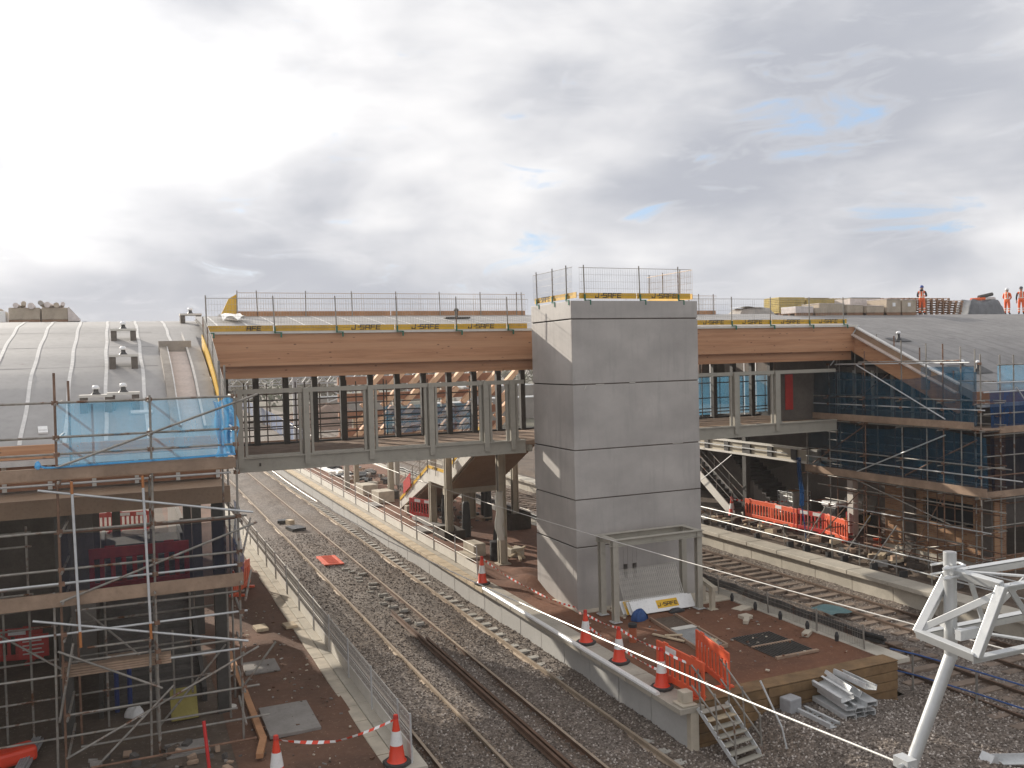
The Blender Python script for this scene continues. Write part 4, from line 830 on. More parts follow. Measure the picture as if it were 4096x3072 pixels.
net('bright blue net across the upper front of the right scaffold, against the roof', lambda u, v: (28.55 + u * 8.2, FY + .06 + .05 * math.sin(u * 23), 7.4 + v * (.92 - .03 * math.sin(u * 9))), 50, 6, 'net_light')
net('deep blue net hanging below the upper front rail of the right scaffold', lambda u, v: (28.3 + u * 8.4, FY + .12 + .08 * math.sin(u * 19 + v), 6.0 + v * 1.4), 50, 8, 'net_mid')
net('dark blue net across the lower front of the right scaffold', lambda u, v: (28.3 + u * 8.4, FY + .12 + .06 * math.sin(u * 19 + v), 3.8 + v * 1.9), 50, 8, 'net_dark')
net('small pale blue net tied to the standards beside the right roof verge', lambda u, v: (28.0 + u * .9, 25.2 - u * 1.6, 7.4 + v * .85), 10, 5, 'net_light')
m = M(); m.path([(27.2, 31.1, 4.3), (27.18, 31.05, 3.6), (27.22, 30.95, 2.8), (27.15, 30.9, 2.2)], .09, 8); m.path([(27.15, 30.9, 2.2), (27.05, 30.6, 1.3), (26.9, 30.4, .8)], .03, 6); one('twisted_net', m, 'net_mid', 'twisted blue net hanging like a rope from the right scaffold', 'net')
# a further scaffold behind the bridge windows
t = scaffold('dark tube scaffold seen through the bridge windows', (8, 34.8, 5.7))
for x in (4.2, 6.1, 6.45, 7.9, 8.05, 9.55, 11.3, 13.2): tb(t, 'standard', (x, 34.7, 5.7), (x, 34.7, 8.3), 'tube_dark')
for z in (8.0, 7.62, 7.05, 6.85, 6.62, 6.3): tb(t, 'ledger', (3.4, 34.65, z), (13.6, 34.65, z + .03), 'tube_dark')
for x in (4.6, 5.3, 6.8, 7.4, 8.9, 10.2, 12.0): tb(t, 'standard', (x, 36.6, 5.7), (x, 36.6, 8.2), 'tube_dark')
for z in (7.8, 7.3, 6.95, 6.7, 6.4): tb(t, 'ledger', (3.2, 36.55, z), (12.6, 36.55, z + .02), 'tube_dark')
for k_ in range(8): m = M(); m.box(2.9, 12.8, 34.5 + k_ * .32, 34.81 + k_ * .32, 5.60, 5.64); put('deck_board', m, 'board', t)  # unseen deck put in so the bridge shadow reaches farther forward
m = M(); m.box(2.9, 12.8, 37.1, 37.14, 5.65, 5.9); put('toe_board', m, 'board', t)
t = scaffold('dark tube scaffold behind the bridge windows to the right of the lift tower', (23, 34.9, 5.7))
for x in (19.5, 21.2, 23, 24.8, 26.6): tb(t, 'standard', (x, 34.8, 5.7), (x, 34.8, 8.5), 'tube')
for z in (7.9, 7.6, 6.9, 6.4, 6.25): tb(t, 'ledger', (18, 34.75, z), (30.5, 34.75, z), 'tube_dark')
for k_ in range(8): m = M(); m.box(18, 27.5, 34.5 + k_ * .32, 34.81 + k_ * .32, 5.60, 5.64); put('deck_board', m, 'board', t)
for x in (18.6, 19.9, 20.5, 22.1, 22.6, 23.7, 24.3, 25.2, 25.9, 27.1, 27.9, 28.6, 29.4): m = M(); m.box(x - .03, x + .03, 35.6, 35.66, 5.7, 8.6); put('stud', m, 'galvanised', t)
net('pale blue net behind the bridge windows right of the lift tower', lambda u, v: (18.2 + u * 12, 35.1 + .1 * math.sin(u * 30), 6.1 + v * 1.75), 40, 6, 'net_light')
net('faint blue net behind the bridge windows left of the lift tower', lambda u, v: (9.6 + u * 3.8, 35.0 + .1 * math.sin(u * 20), 6.1 + v * 1.1), 30, 6, 'net_teal')

# ------------------------------------------------------------------ right station building
t = thing('station_building', 'right station building with a dark curved roof and a brick ground floor behind scaffolding', 'building', (40, 27, .7))
m = M(); vault(m, 28.25, 80, 23.1, 46, rzr, 80, 0, 4); m.sheet(lambda u, v: (80 - u * 51.7, 23.1 + v * 22.9, rzr(23.1 + v * 22.9) - .3), 1, 60); m.sheet(lambda u, v: (28.25, 46 - v * 22.9, rzr(46 - v * 22.9) - .3 * u), 1, 60)
ro = put('roof', m, 'membrane_dark', t, smooth='auto')
for x in seq(29.3, 60, .95):
    m = M(); m.sheet(lambda u, v: (x + u * .03, 23.3 + v * 18, rzr(23.3 + v * 18) + .006), 1, 40); put('seam_strip', m, 'membrane_dark_seam', ro)
VB = [(28.87, 9.71), (27.0, 8.85), (25.2, 8.02), (23.72, 7.35)]
def vseg(m, x0, x1, a, b_, tail=(0, 0)):
    for (y0, z0), (y1, z1) in zip(VB, VB[1:]): m.prism([(y0, z0 + a), (y1, z1 + a), (y1, z1 + b_), (y0, z0 + b_)], 'x', x0, x1)
    return m
put('verge_beam', vseg(M(), 28.16, 28.36, -.80, -.06), 'glulam', t)
put('verge_ledge', vseg(M(), 27.98, 28.36, -.06, .0), 'channel', t)
put('verge_board', vseg(M(), 28.18, 28.3, .0, .26), 'soffit_brown', t)
put('verge_trim', vseg(M(), 28.14, 28.34, .262, .32), 'seam', t)
m = M(); m.box(28.2, 80, 22.95, 23.1, 6.85, 7.35); put('eave_beam', m, 'timber_brown', t)
m = M(); m.box(28.2, 80, 22.7, 22.94, 6.8, 6.92); put('gutter', m, 'galvanised', t)
m = M(); m.box(28.2, 80, 23.3, 44, 5.86, 6.1); put('floor_slab', m, 'steel_dark', t)
m = M(); m.box(28.75, 28.9, 24.0, 30.6, 6.1, 6.5); m.box(28.75, 28.9, 24, 30.6, 8.0, 8.25); m.box(28.3, 80, 30.6, 30.8, 6.1, 9.6); m.box(28.6, 80, 23.5, 23.6, 6.1, 6.9); put('upper_wall', m, 'dark_wall', t)
m = M(); m.box(28.8, 28.84, 24.0, 30.6, 6.5, 8.0); put('glazing', m, 'window_dark', t)
for y in seq(24.2, 30.4, 1.05):
    m = M(); m.box(28.72, 28.86, y - .07, y + .07, 6.1, 8.1); put('mullion', m, 'steel_paint', t)
m = M(); m.box(28.9, 29.15, 22.8, 23.7, .3, 5.86); m.box(28.9, 29.15, 23.7, 25.98, .3, 2.2); m.box(28.9, 29.15, 23.7, 25.98, 3.1, 5.86); m.box(28.9, 29.15, 25.98, 27.9, .3, 5.86); put('brick_wall', m, 'brick', t)
m = M(); m.box(29.15, 29.5, 22.8, 23.05, .3, 5.86); m.box(29.5, 60, 22.8, 23.05, .3, 1.2); put('brick_wall', m, 'brick_front', t)
m = M(); m.box(29.06, 29.10, 23.7, 25.98, 2.2, 3.1); put('window_opening', m, 'window_dark', t)
m = M(); m.box(28.76, 28.9, 26.3, 26.75, .5, 3.7); put('pier', m, 'dark_wall', t)
m = M(); m.box(28.8, 28.88, 22.85, 23.2, .5, 3.7); put('pier', m, 'dark_wall', t)
m = M(); m.box(28.84, 28.9, 22.8, 27.9, .3, .95); put('plinth', m, 'coping', t)
m = M(); m.box(29.75, 30.05, 30.55, 30.9, .7, 3.15); put('column', m, 'white_board', t)
m = M(); m.box(29.2, 60, 28.2, 28.4, .5, 5.86); m.box(32.4, 32.6, 28.4, 46, .5, 5.86); m.box(29.5, 60, 45, 45.2, .5, 9); m.box(33, 33.2, 31, 44, 6.1, 9.6); put('inner_wall', m, 'dark_wall', t)  # interior walls, the deep ones added to keep the sun out
m = M(); m.prism([(40.5, .75), (31.2, .75), (31.2, 4.3), (34.0, 4.3), (38.0, 2.9), (40.5, 2.2)], 'x', 32.2, 32.3); put('stair_wall', m, 'grey_wall', t)
m = M(); stair_flight(m, 30.6, 32.15, 36.6, .9, 42.0, 4.2, 18); put('stair_flight', m, 'tread', t)
# cream band of the half landing
t = thing('landing_gallery', 'cream panelled gallery with dark posts beside the right stairs, under the bridge end', 'gallery', (28.7, 36.5, .7))
m = M(); m.box(28.55, 28.65, 31.3, 44.0, 3.95, 4.45); put('panel', m, 'steel_cream', t)
m = M(); m.box(28.42, 28.66, 31.3, 44.0, 4.452, 4.54); m.box(28.42, 28.66, 31.3, 44.0, 3.85, 3.948); put('rail', m, 'white_board', t)
m = M(); m.box(28.38, 28.43, 33.2, 44, 4.2, 4.25); put('handrail', m, 'galvanised', t)
for y in (32.9, 34.57, 36.2, 37.94, 39.63, 41.4):
    m = M(); m.box(28.45, 28.55, y - .17, y + .17, 3.96, 4.45); put('post', m, 'steel_dark', t)
m = M(); m.box(28.5, 28.75, 36.42, 36.7, .7, 5.7); put('column', m, 'steel_dark', t)
m = M(); m.box(28.65, 31.4, 31.3, 44, 3.86, 3.95); put('deck', m, 'dark_wall', t)
t = thing('stair_rail', 'pair of bright tube rails on the grey stair wall at the right', 'handrail', (30.8, 33, 3.3))
for z in (3.25, 3.0): m = M(); m.tube((32.14, 31.3, z + .1), (32.14, 35.3, z), .03, 8); put('tube', m, 'galvanised', t)
t = thing('site_stair', 'white sided temporary stair with tube handrails at the right, climbing away from the cone', 'stairs', (28.3, 38.5, .75))
for x in (27.95, 28.75): m = M(); m.prism([(36.7, .72), (37.0, .72), (42.2, 3.85), (42.2, 4.2), (41.9, 4.2), (36.7, 1.05)], 'x', x, x + .05); put('stringer', m, 'white_board', t)
put('treads', stair_flight(M(), 28.0, 28.75, 36.8, .95, 42.2, 4.1, 16, .04), 'steel_dark', t)
for x in (27.97, 28.77):
    m = M(); m.tube((x, 36.8, 2.0), (x, 42.2, 5.1), .022, 8); m.tube((x, 36.8, 1.55), (x, 42.2, 4.65), .018, 8)
    for i in range(5): y = 36.9 + i * 1.25; m.tube((x, y, 1.0 + (y - 36.8) * .575), (x, y, 2.05 + (y - 36.8) * .575), .02, 6)
    put('handrail', m, 'tube', t)
m = M(); m.tube((27.8, 36.6, 3.9), (27.8, 41.5, 1.0), .024, 8); one('brace_tube', m, 'galvanised', 'single tube leaning diagonally across the white sided stair', 'tube')

# ------------------------------------------------------------------ roof storage
def yz(Y): return rzr(Y)
GS = 'packs of insulation on the right roof'
def pack(x0, x1, Y, h, mt, label, d=1.2, tilt=0., layers=0, group=GS, lift=.1, wrapm=None, name='insulation_pack'):
    z = yz(Y); t = thing(name, label, 'insulation pack', ((x0 + x1) / 2, Y, z), group)
    m = M()
    for yy in (Y - d / 2 + .06, Y, Y + d / 2 - .06): m.box(x0 + .03, x1 - .03, yy - .05, yy + .05, z - .12, z + lift - .025)
    m.box(x0 + .02, x1 - .02, Y - d / 2, Y + d / 2, z + lift - .025, z + lift); put('pallet', m, 'pallet_wood', t)
    m = M(); zz = z + lift
    if layers:
        hh = (h - lift) / layers
        for i in range(layers): o = random.uniform(-.02, .02); m.box(x0 + o, x1 + o, Y - d / 2 + random.uniform(0, .02), Y + d / 2, zz + i * hh, zz + (i + 1) * hh - .008)
    else: m.box(x0, x1, Y - d / 2, Y + d / 2, zz, z + h)
    put('stack', m, mt, t, bevel=.02)
    if wrapm:
        m = M(); m.box(x0 - .012, x1 + .012, Y - d / 2 - .012, Y + d / 2 + .012, z + h + .002, z + h + .03); put('top_sheet', m, wrapm, t, bevel=.01)
    return t
pack(33.4, 35.2, 40.2, .98, 'insulation', 'tall mustard yellow insulation stack at the left end of the right roof pile', 1.3, layers=9)
pack(35.35, 37.0, 40.2, .92, 'insulation', 'mustard yellow insulation stack, second in the back row on the right roof', 1.3, layers=8, wrapm='cardboard')
pack(37.1, 38.7, 40.4, .92, 'insulation', 'mustard yellow insulation stack, third in the back row on the right roof', 1.3, layers=8)
pack(38.8, 41.0, 40.4, .95, 'insulation', 'mustard yellow insulation stack with a wide dark top sheet, last in the back row', 1.3, layers=8, wrapm='shroud')
pack(34.3, 36.6, 38.6, .60, 'insulation', 'low mustard yellow stack in front of the tall one on the right roof', 1.0, layers=5)
pack(31.4, 32.55, 36.5, .40, 'wrap', 'low white wrapped pack at the left of the front row on the right roof', 1.1, wrapm='helmet_white')
pack(32.6, 33.3, 36.4, .36, 'cardboard', 'small brown pack next to the low white wrapped pack', 1.1)
pack(33.3, 35.0, 37.0, .56, 'cardboard', 'brown pack with pale wrapped top in the front row on the right roof', 1.3, wrapm='wrap')
pack(35.05, 36.15, 36.8, .50, 'cardboard', 'brown pack with a white label, right of the pale topped one', 1.2, wrapm='wrap')
pack(36.2, 37.4, 36.6, .44, 'cardboard', 'grey brown pack in the front row just left of the two tall boxes', 1.2, wrapm='wrap')
a_ = pack(37.5, 38.5, 36.6, .80, 'cardboard', 'tall box with white label, left of the two ending the front row', 1.4, wrapm='wrap')
b_ = pack(38.6, 39.6, 36.6, .76, 'cardboard', 'tall box with white label, right of the two ending the front row', 1.4, wrapm='wrap')
for t, x in ((a_, 38.0), (b_, 39.1)): z = yz(36.6); m = M(); m.box(x - .1, x + .1, 35.885, 35.898, z + .42, z + .62); put('label', m, 'helmet_white', t)
pack(37.0, 39.2, 38.6, .88, 'wrap', 'pale wrapped pack lying behind the two tall boxes', 1.2)
GP = 'stacked pallets on the right roof'
def pal_mesh(m, x, y, z, w=1.15, d=1.0):
    for yy in (y - d / 2 + .05, y, y + d / 2 - .05):
        for xx in (x - w / 2 + .07, x, x + w / 2 - .07): m.box(xx - .06, xx + .06, yy - .05, yy + .05, z + .012, z + .10)
    for i in range(5): xx = x - w / 2 + .06 + i * (w - .12) / 4; m.box(xx - .05, xx + .05, y - d / 2, y + d / 2, z + .102, z + .122)
    for yy in (y - d / 2 + .05, y, y + d / 2 - .05): m.box(x - w / 2, x + w / 2, yy - .05, yy + .05, z - .012, z + .011)
for j, (x, n, Y) in enumerate(((43.4, 7, 41.2), (44.65, 7, 41.0), (45.9, 7, 41.3), (47.15, 7, 41.1), (42.2, 7, 41.6), (48.45, 6, 41.2), (39.8, 7, 42.2), (41.0, 7, 42.0))):
    for i in range(n):
        t = None; m = M(); o = random.uniform(-.05, .05) + (i * .06 if j == 5 else 0); pal_mesh(m, x + o - (.3 if j == 5 else 0), Y, yz(Y) + i * .148)
        nm = ('fourth', 'fifth', 'sixth', 'seventh', 'third', 'last and leaning', 'first', 'second')[j]
        one('wooden_pallet', m, 'pallet_wood', 'brown pallet in the %s stack from the left, layer %s from the bottom' % (nm, ('one', 'two', 'three', 'four', 'five', 'six', 'seven')[i]), 'pallet', GP)
def lump(label, x0, x1, Y, h, mt, name='covered_stack', cat='covered stack', f=None, d=1.2, seed=0):
    z = (f or yz)(Y)
    def fn(u, v):
        a = u * 2 - 1; b2 = v * 2 - 1
        k = max(0, 1 - max(abs(a), abs(b2)) ** 6); k = min(1, max(0, (1 - max(abs(a), abs(b2))) * 5)) ** .6
        w = .12 * math.sin(u * 9 + seed) + .10 * math.sin(v * 7 + u * 5 + seed)
        return ((x0 + x1) / 2 + a * (x1 - x0) / 2 * (1 - .12 * k), Y + b2 * d / 2 * (1 - .12 * k), z - .05 + h * k * (1 + w * .5))
    m = M(); m.sheet(fn, 26, 20); return put(name, m, mt, None, smooth=True)
tag(lump('', 49.6, 53.0, 41.4, .95, 'shroud', seed=1), 'grey plastic shrouded pile with rolls on top, between the pallets and the group of people', 'covered pile')
for i, (x, r, mt) in enumerate(((51.0, .10, 'hi_vis'), (51.7, .12, 'steel_dark'), (51.9, .13, 'wrap'))):
    m = M(); z = yz(41.4) + .96 + (.16 if i == 1 else 0); m.tube((x - .5, 41.4, z), (x + .6, 41.3, z + .06 + .14 * (i == 1)), r, 12); one('membrane_roll', m, mt, ('orange red roll on top of the grey shrouded pile', 'dark roll on top of the grey shrouded pile', 'pale roll on top of the grey shrouded pile')[i], 'roll', smooth='auto')
tag(lump('', 27.9, 30.2, 36.5, .52, 'lump_cover', seed=3, f=rz), 'half covered pack under a white topped sheet on the roof right of the lift tower', 'covered pile')
m = M(); m.sheet(lambda u, v: (28.0 + u * 1.4, 36.0 + v * .9, rz(36.4) + .50 + .05 * math.sin(u * 5)), 8, 4); one('plastic_sheet', m, 'white_plastic', 'white plastic sheet over the half covered pack right of the lift tower', 'plastic sheet', smooth=True)
GL = 'packs on the left roof'
z = rz(39)
for i, (x0, x1) in enumerate(((-3.75, -2.7), (-2.65, -1.75))):
    t = thing('membrane_pack', ('pallet of brown boxed roofing rolls on the left roof, left half of the pile', 'pallet of brown boxed roofing rolls on the left roof, right half of the pile')[i], 'roofing pack', ((x0 + x1) / 2, 39, z), GL)
    m = M(); m.box(x0, x1, 38.4, 39.6, z - .08, z + .06); put('pallet', m, 'pallet_wood', t)
    m = M(); m.box(x0, x1, 38.4, 39.6, z + .062, z + .52); put('stack', m, 'cardboard', t, bevel=.03)
for i in range(7):
    x = -3.5 + i * .27; m = M(); dz = (.0, .07, -.03, .10, .02, .0, .06)[i]; m.tube((x + .04 * math.sin(i * 3), 38.35 - .1 * (i % 3), z + .60 + dz), (x + .12 * math.sin(i * 5), 39.5, z + .60 + dz * .4), (.10, .085, .12, .09, .11, .10, .075)[i], 12); one('membrane_roll', m, ('wrap', 'cardboard', 'wrap', 'lump_cover')[i % 4], 'roofing roll on top of the left roof boxes, number %s from the left' % ('one', 'two', 'three', 'four', 'five', 'six', 'seven')[i], 'roll', 'rolls on the left roof pile', smooth='auto')
m = M(); m.prism([(-1.75, z), (-1.35, z), (-1.35, z + .1), (-1.72, z + .55), (-1.75, z + .5)], 'y', 38.3, 39.5); one('plastic_sheet', m, 'wrap', 'plastic sheet hanging off the right end of the left roof pile', 'plastic sheet')
m = M(); m.box(-4.6, -3.85, 38.5, 39.5, z - .03, z + .40); one('insulation_pack', m, 'white_plastic', 'white wrapped pack at the left frame edge on the left roof', 'pack', GL, bevel=.03)
m = M(); m.tube((-4.5, 38.6, z + .52), (-4.4, 39.5, z + .52), .13, 12); m.tube((-4.25, 38.6, z + .46), (-4.1, 39.5, z + .44), .09, 12); one('membrane_roll', m, 'cardboard', 'roll lying on the white wrapped pack at the left frame edge', 'roll', smooth='auto')

# ------------------------------------------------------------------ people
def person(label, loc, face, arms, top, helmet, hood=False, vest=True, hgt=1.76, twist=0.):
    V = []; E_ = []; Rd = []
    def a(p, r, par=None):
        V.append(Vector(p)); Rd.append(r)
        if par is not None: E_.append((par, len(V) - 1))
        return len(V) - 1
    pel = a((0, 0, .98), (.165, .12)); wai = a((0, 0, 1.12), (.15, .11), pel); che = a((0, .01, 1.32), (.175, .125), wai); sh = a((0, 0, 1.45), (.12, .09), che)
    nk = a((0, .0, 1.53), (.058, .058), sh); h1 = a((0, .015, 1.60), (.075, .09), nk); h2 = a((0, .015, 1.68), (.078, .098), h1); h3 = a((0, .01, 1.75), (.06, .075), h2)
    a((0, .125, 1.645), (.016, .016), h1)                       # nose
    for s in (-1, 1): a((s * .088, .0, 1.645), (.014, .024), h1)   # ears
    for s in (-1, 1):
        hp = a((s * .10, 0, .90), (.105, .105), pel); kn = a((s * .125, .03, .50), (.075, .08), hp); an = a((s * .13, -.01, .11), (.055, .06), kn); fo = a((s * .14, .07, .05), (.05, .045), an); a((s * .15, .17, .04), (.042, .032), fo)
        so_ = a((s * .205, 0, 1.41), (.075, .075), sh)
        el, wr, hd = arms[0 if s < 0 else 1]
        e = a(el, (.055, .055), so_); w = a(wr, (.04, .04), e); hd = Vector(hd); wv_ = Vector(wr); d = (hd - wv_).normalized()
        pm = a(hd, (.038, .02), w); si = d.cross(Vector((0, 0, 1))).normalized()
        for k_, (o, ln) in enumerate(((-.03, .065), (-.01, .08), (.01, .075), (.03, .06))):
            f1 = a(hd + si * o + d * .045, (.010, .010), pm); a(hd + si * o + d * (.045 + ln * .8) - Vector((0, 0, .02)), (.008, .008), f1)
        th = a(hd - d * .01 + si * .05, (.011, .011), pm); a(hd + d * .03 + si * .065, (.009, .009), th)
    me = bpy.data.meshes.new('person'); me.from_pydata([v * (hgt / 1.80) for v in V], E_, [])
    o = bpy.data.objects.new('tmp', me); COL.objects.link(o)
    md = o.modifiers.new('s', 'SKIN'); md.use_smooth_shade = True
    for i, r in enumerate(Rd): me.skin_vertices[0].data[i].radius = (r[0], r[1])
    me.skin_vertices[0].data[0].use_root = True
    sb = o.modifiers.new('d', 'SUBSURF'); sb.levels = 2; sb.render_levels = 2
    dg = bpy.context.evaluated_depsgraph_get(); m2 = bpy.data.meshes.new_from_object(o.evaluated_get(dg)); bpy.data.objects.remove(o)
    m2.materials.clear()
    for mm in ('skin', top, 'hi_vis', 'hi_band', 'cone_rubber', 'dark_cloth'): m2.materials.append(MATS[mm])
    k = hgt / 1.80; hands = [Vector(arms[i][2]) * k for i in (0, 1)]
    for p in m2.polygons:
        c = p.center; z = c.z / k; r = abs(c.x) / k; p.use_smooth = True
        if min((c - hands[0]).length, (c - hands[1]).length) < .13: i = 0
        elif z > 1.52: i = 0
        elif z < .13: i = 4
        elif z < .95: i = 3 if (.36 < z < .42 or .24 < z < .30) else 2
        elif r > .19 and z > .9 or (c.y / k > .12 and z < 1.35): i = 1
        elif vest: i = 3 if (1.08 < z < 1.13 or (r > .07 and r < .115 and z > 1.13)) else 2
        else: i = 1
        p.material_index = i
    o = bpy.data.objects.new('person', m2); COL.objects.link(o); o.location = loc; o.rotation_euler = (0, 0, face); WB[o.name] = Vector((0, 0, 0))
    tag(o, label, 'person', 'people in orange on the right roof')
    m = M(); m.lathe([(.118, 1.685), (.122, 1.70), (.118, 1.75), (.095, 1.80), (.05, 1.832), (.012, 1.84)], (0, .01, 0), 18); m.box(-.075, .075, .10, .18, 1.69, 1.702); m.v = [(x * k, y * k, z * k) for x, y, z in m.v]; put('helmet', m, helmet, o, smooth='auto')
    if hood:
        m = M(); m.lathe([(.08, 1.46), (.115, 1.5), (.10, 1.56), (.08, 1.57)], (0, -.05, 0), 14); m.v = [(x * k, y * k, z * k) for x, y, z in m.v]; put('hood', m, 'dark_cloth', o, smooth=True)
    return o
FOLD = (((-.27, .06, 1.14), (-.05, .20, 1.16), (.03, .20, 1.17)), ((.27, .06, 1.14), (.06, .22, 1.19), (-.03, .22, 1.20)))
HANG = (((-.27, -.02, 1.14), (-.27, .08, .92), (-.27, .11, .85)), ((.27, -.02, 1.14), (.24, .14, .98), (.20, .20, .95)))
FRONT = (((-.27, .02, 1.14), (-.12, .20, 1.06), (-.04, .23, 1.06)), ((.27, .02, 1.14), (.12, .20, 1.04), (.05, .23, 1.04)))
P1 = person('person in orange with a blue helmet, arms folded, before the pallets', (45.0, 40.35, yz(40.35)), R_(-60), FOLD, 'dark_cloth', 'helmet_blue', True)
person('person in full orange, white helmet, left of the group at the right', (53.7, 41.3, yz(41.3)), R_(-80), FRONT, 'hi_vis', 'helmet_white', False, hgt=1.72)
person('person in orange with dark sleeves and dark helmet, middle of the group', (54.65, 41.0, yz(41.0)), R_(-55), HANG, 'dark_cloth', 'helmet_dark', False, hgt=1.80)
person('person in orange with a white helmet cut off by the right frame edge', (55.45, 41.2, yz(41.2)), R_(70), FRONT, 'hi_vis', 'helmet_white', False, hgt=1.85)

# ------------------------------------------------------------------ cones, barriers, tape
def cone(loc, label, sleeve2=True, h=.95):
    t = thing('traffic_cone', label, 'traffic cone', loc, 'orange and white traffic cones')
    x, y, z = loc
    m = M(); m.prism([(x + .27 * math.cos(a) * (1.08 if k_ % 2 else 1), y + .27 * math.sin(a) * (1.08 if k_ % 2 else 1)) for k_, a in enumerate([R_(22.5 + 45 * i) for i in range(8)])], 'z', z, z + .075); put('base', m, 'cone_rubber', t, bevel=.015)
    f = lambda q: .175 * (1 - q) + .035 * q
    m = M(); m.lathe([(.20, .075), (f(.08), .11), (f(.36), h * .36 + .04), (f(.64), h * .64), (f(.86), h * .86), (f(1), h), (.028, h)], (x, y, z), 24); put('body', m, 'red_plastic', t, smooth='auto')
    m = M(); m.lathe([(f(.38) + .006, h * .40), (f(.66) + .006, h * .68)], (x, y, z), 24); m.f = m.f[:-2]; m.mi = m.mi[:-2]; put('reflective_sleeve', m, 'white_plastic', t, smooth='auto')
    if sleeve2: m = M(); m.lathe([(f(.93) + .012, h * .92), (f(1) + .014, h * .99)], (x, y, z), 16); put('cap', m, 'red_dull', t, smooth='auto')
    return t
CA, CB, CC, CD = (11.70, 22.13, .95), (11.72, 20.33, .95), (11.70, 18.28, .95), (11.62, 29.78, .94)
cone(CA, 'orange and white cone on the platform coping just left of the steel frame'); cone(CB, 'orange and white cone in the middle of the three by the steel frame'); cone(CC, 'orange and white cone with torn sleeve beside the orange barrier at the platform end', h=1.0); cone(CD, 'orange and white cone at the end of the island mesh fence', h=1.0)
cone((4.80, 17.25, .95), 'large orange and white cone at the end of the left platform fence', h=1.0); cone((2.48, 17.38, .93), 'orange and white cone at the bottom frame edge on the brown earth', h=1.0); cone((28.0, 36.95, .74), 'orange and white cone at the foot of the white sided stair', h=1.0)
def tape(pts, label, w=.045, seg=.11):
    m = M(); i = 0
    for a, b_ in zip(pts, pts[1:]):
        a = Vector(a); b_ = Vector(b_); n = max(1, int((b_ - a).length / seg)); sag = .03 * (b_ - a).length
        P = [a.lerp(b_, k_ / n) - Vector((0, 0, sag * 4 * (k_ / n) * (1 - k_ / n))) for k_ in range(n + 1)]
        for k_ in range(n):
            m.cur = i % 2; i += 1; tw = .02 * math.sin(k_ * .5)
            q = (Vector((tw, tw, w / 2)), Vector((-tw, -tw, -w / 2))); d = Vector((.004, .004, 0))
            m.add([P[k_] + q[0], P[k_ + 1] + q[0], P[k_ + 1] + q[1], P[k_] + q[1], P[k_] + q[0] + d, P[k_ + 1] + q[0] + d, P[k_ + 1] + q[1] + d, P[k_] + q[1] + d], [(0, 1, 2, 3), (7, 6, 5, 4), (0, 4, 5, 1), (3, 2, 6, 7)])
    return one('barrier_tape', m, ['red_plastic', 'white_plastic'], label, 'barrier tape', 'red and white barrier tapes')
def up_(c, z): return (c[0], c[1], c[2] + z)
tape([up_(CD, .95), (12.35, 27.2, 1.25), (12.85, 25.0, 1.12), up_(CA, .86)], 'red and white tape running from the far cone past the foot of the lift tower')
tape([up_(CA, .85), up_(CB, .92), up_(CC, .95), (11.95, 17.6, 1.75)], 'upper red and white tape joining the three cones near the steel frame')
tape([up_(CA, .55), up_(CB, .45), up_(CC, .42)], 'lower red and white tape sagging between the three cones near the steel frame')
tape([(4.80, 17.25, 1.86), (3.6, 17.3, 1.62), (2.48, 17.38, 1.84)], 'faded red and white tape between the two cones on the left platform')
tape([(28.0, 36.95, 1.62), (30.4, 35.6, 1.5)], 'red and white tape from the right cone to the white tank', .06)
def barrier_proto(name, mt, feet=True):
    t = thing(name, 'x', 'barrier', (0, 0, -500), 'orange plastic site barriers')
    B = Vector((0, 0, -500)); m = M(); L_ = 1.95
    def bx_(x0, x1, z0, z1, d=.022): m.box(x0, x1, -d, d, z0 - 500, z1 - 500)
    bx_(-L_ / 2, L_ / 2, .76, .98, .026); bx_(-L_ / 2, L_ / 2, .10, .26, .026); bx_(-L_ / 2, -L_ / 2 + .10, .26, .76, .026); bx_(L_ / 2 - .10, L_ / 2, .26, .76, .026)
    for i in range(8): x = -L_ / 2 + .10 + (i + .7) * (L_ - .2) / 8.4; bx_(x - .045, x + .045, .26, .76)
    bx_(-L_ / 2 + .3, -L_ / 2 + .5, .98, 1.02, .02); bx_(L_ / 2 - .5, L_ / 2 - .3, .98, 1.02, .02)
    put('panel', m, mt, t, bevel=.012)
    if feet:
        for s in (-1, 1): m = M(); m.box(s * .62 - .07, s * .62 + .07, -.26, .26, -500, -499.92); m.box(s * .62 - .05, s * .62 + .05, -.05, .05, -499.92, -499.88); put('foot', m, mt, t, bevel=.012)
    return t
BP = barrier_proto('plastic_barrier', 'orange_plastic'); BP2 = barrier_proto('plastic_barrier', 'red_dull')
def barrier(x, y, z, rz_, label, red=False, lie=False, white=0, first=[True, True]):
    i = 1 if red else 0; src = BP2 if red else BP
    if first[i]: r = src; r.location = (x, y, z); r.rotation_euler = (0, 0, rz_); r['label'] = label; first[i] = False
    else:
        r = src.copy(); COL.objects.link(r); r.location = (x, y, z); r.rotation_euler = (0, 0, rz_); r['label'] = label
        for c in kids(src):
            if 'strip' in c.name or (lie and 'foot' in c.name): continue
            d = c.copy(); COL.objects.link(d); d.parent = r
    if lie: r.rotation_euler = (R_(-88), 0, rz_)
    if white:
        m = M()
        WB[r.name] = Vector((0, 0, 0))
        for q in ((-.55, -.1), (.2, .65))[:white]: m = M(); m.box(q[0], q[1], -.031, .031, .80, .95); put('reflective_strip', m, 'white_plastic', r)
    return r
def bw(p, q, z, label, **k): return barrier((p[0] + q[0]) / 2, (p[1] + q[1]) / 2, z, math.atan2(q[1] - p[1], q[0] - p[0]), label, **k)
bw((11.97, 18.85), (11.98, 16.98), .95, 'orange plastic barrier along the platform edge left of the steel steps', white=1)
bw((13.30, 19.1), (12.90, 17.25), .95, 'orange plastic barrier angled across the earth right of the steel steps')
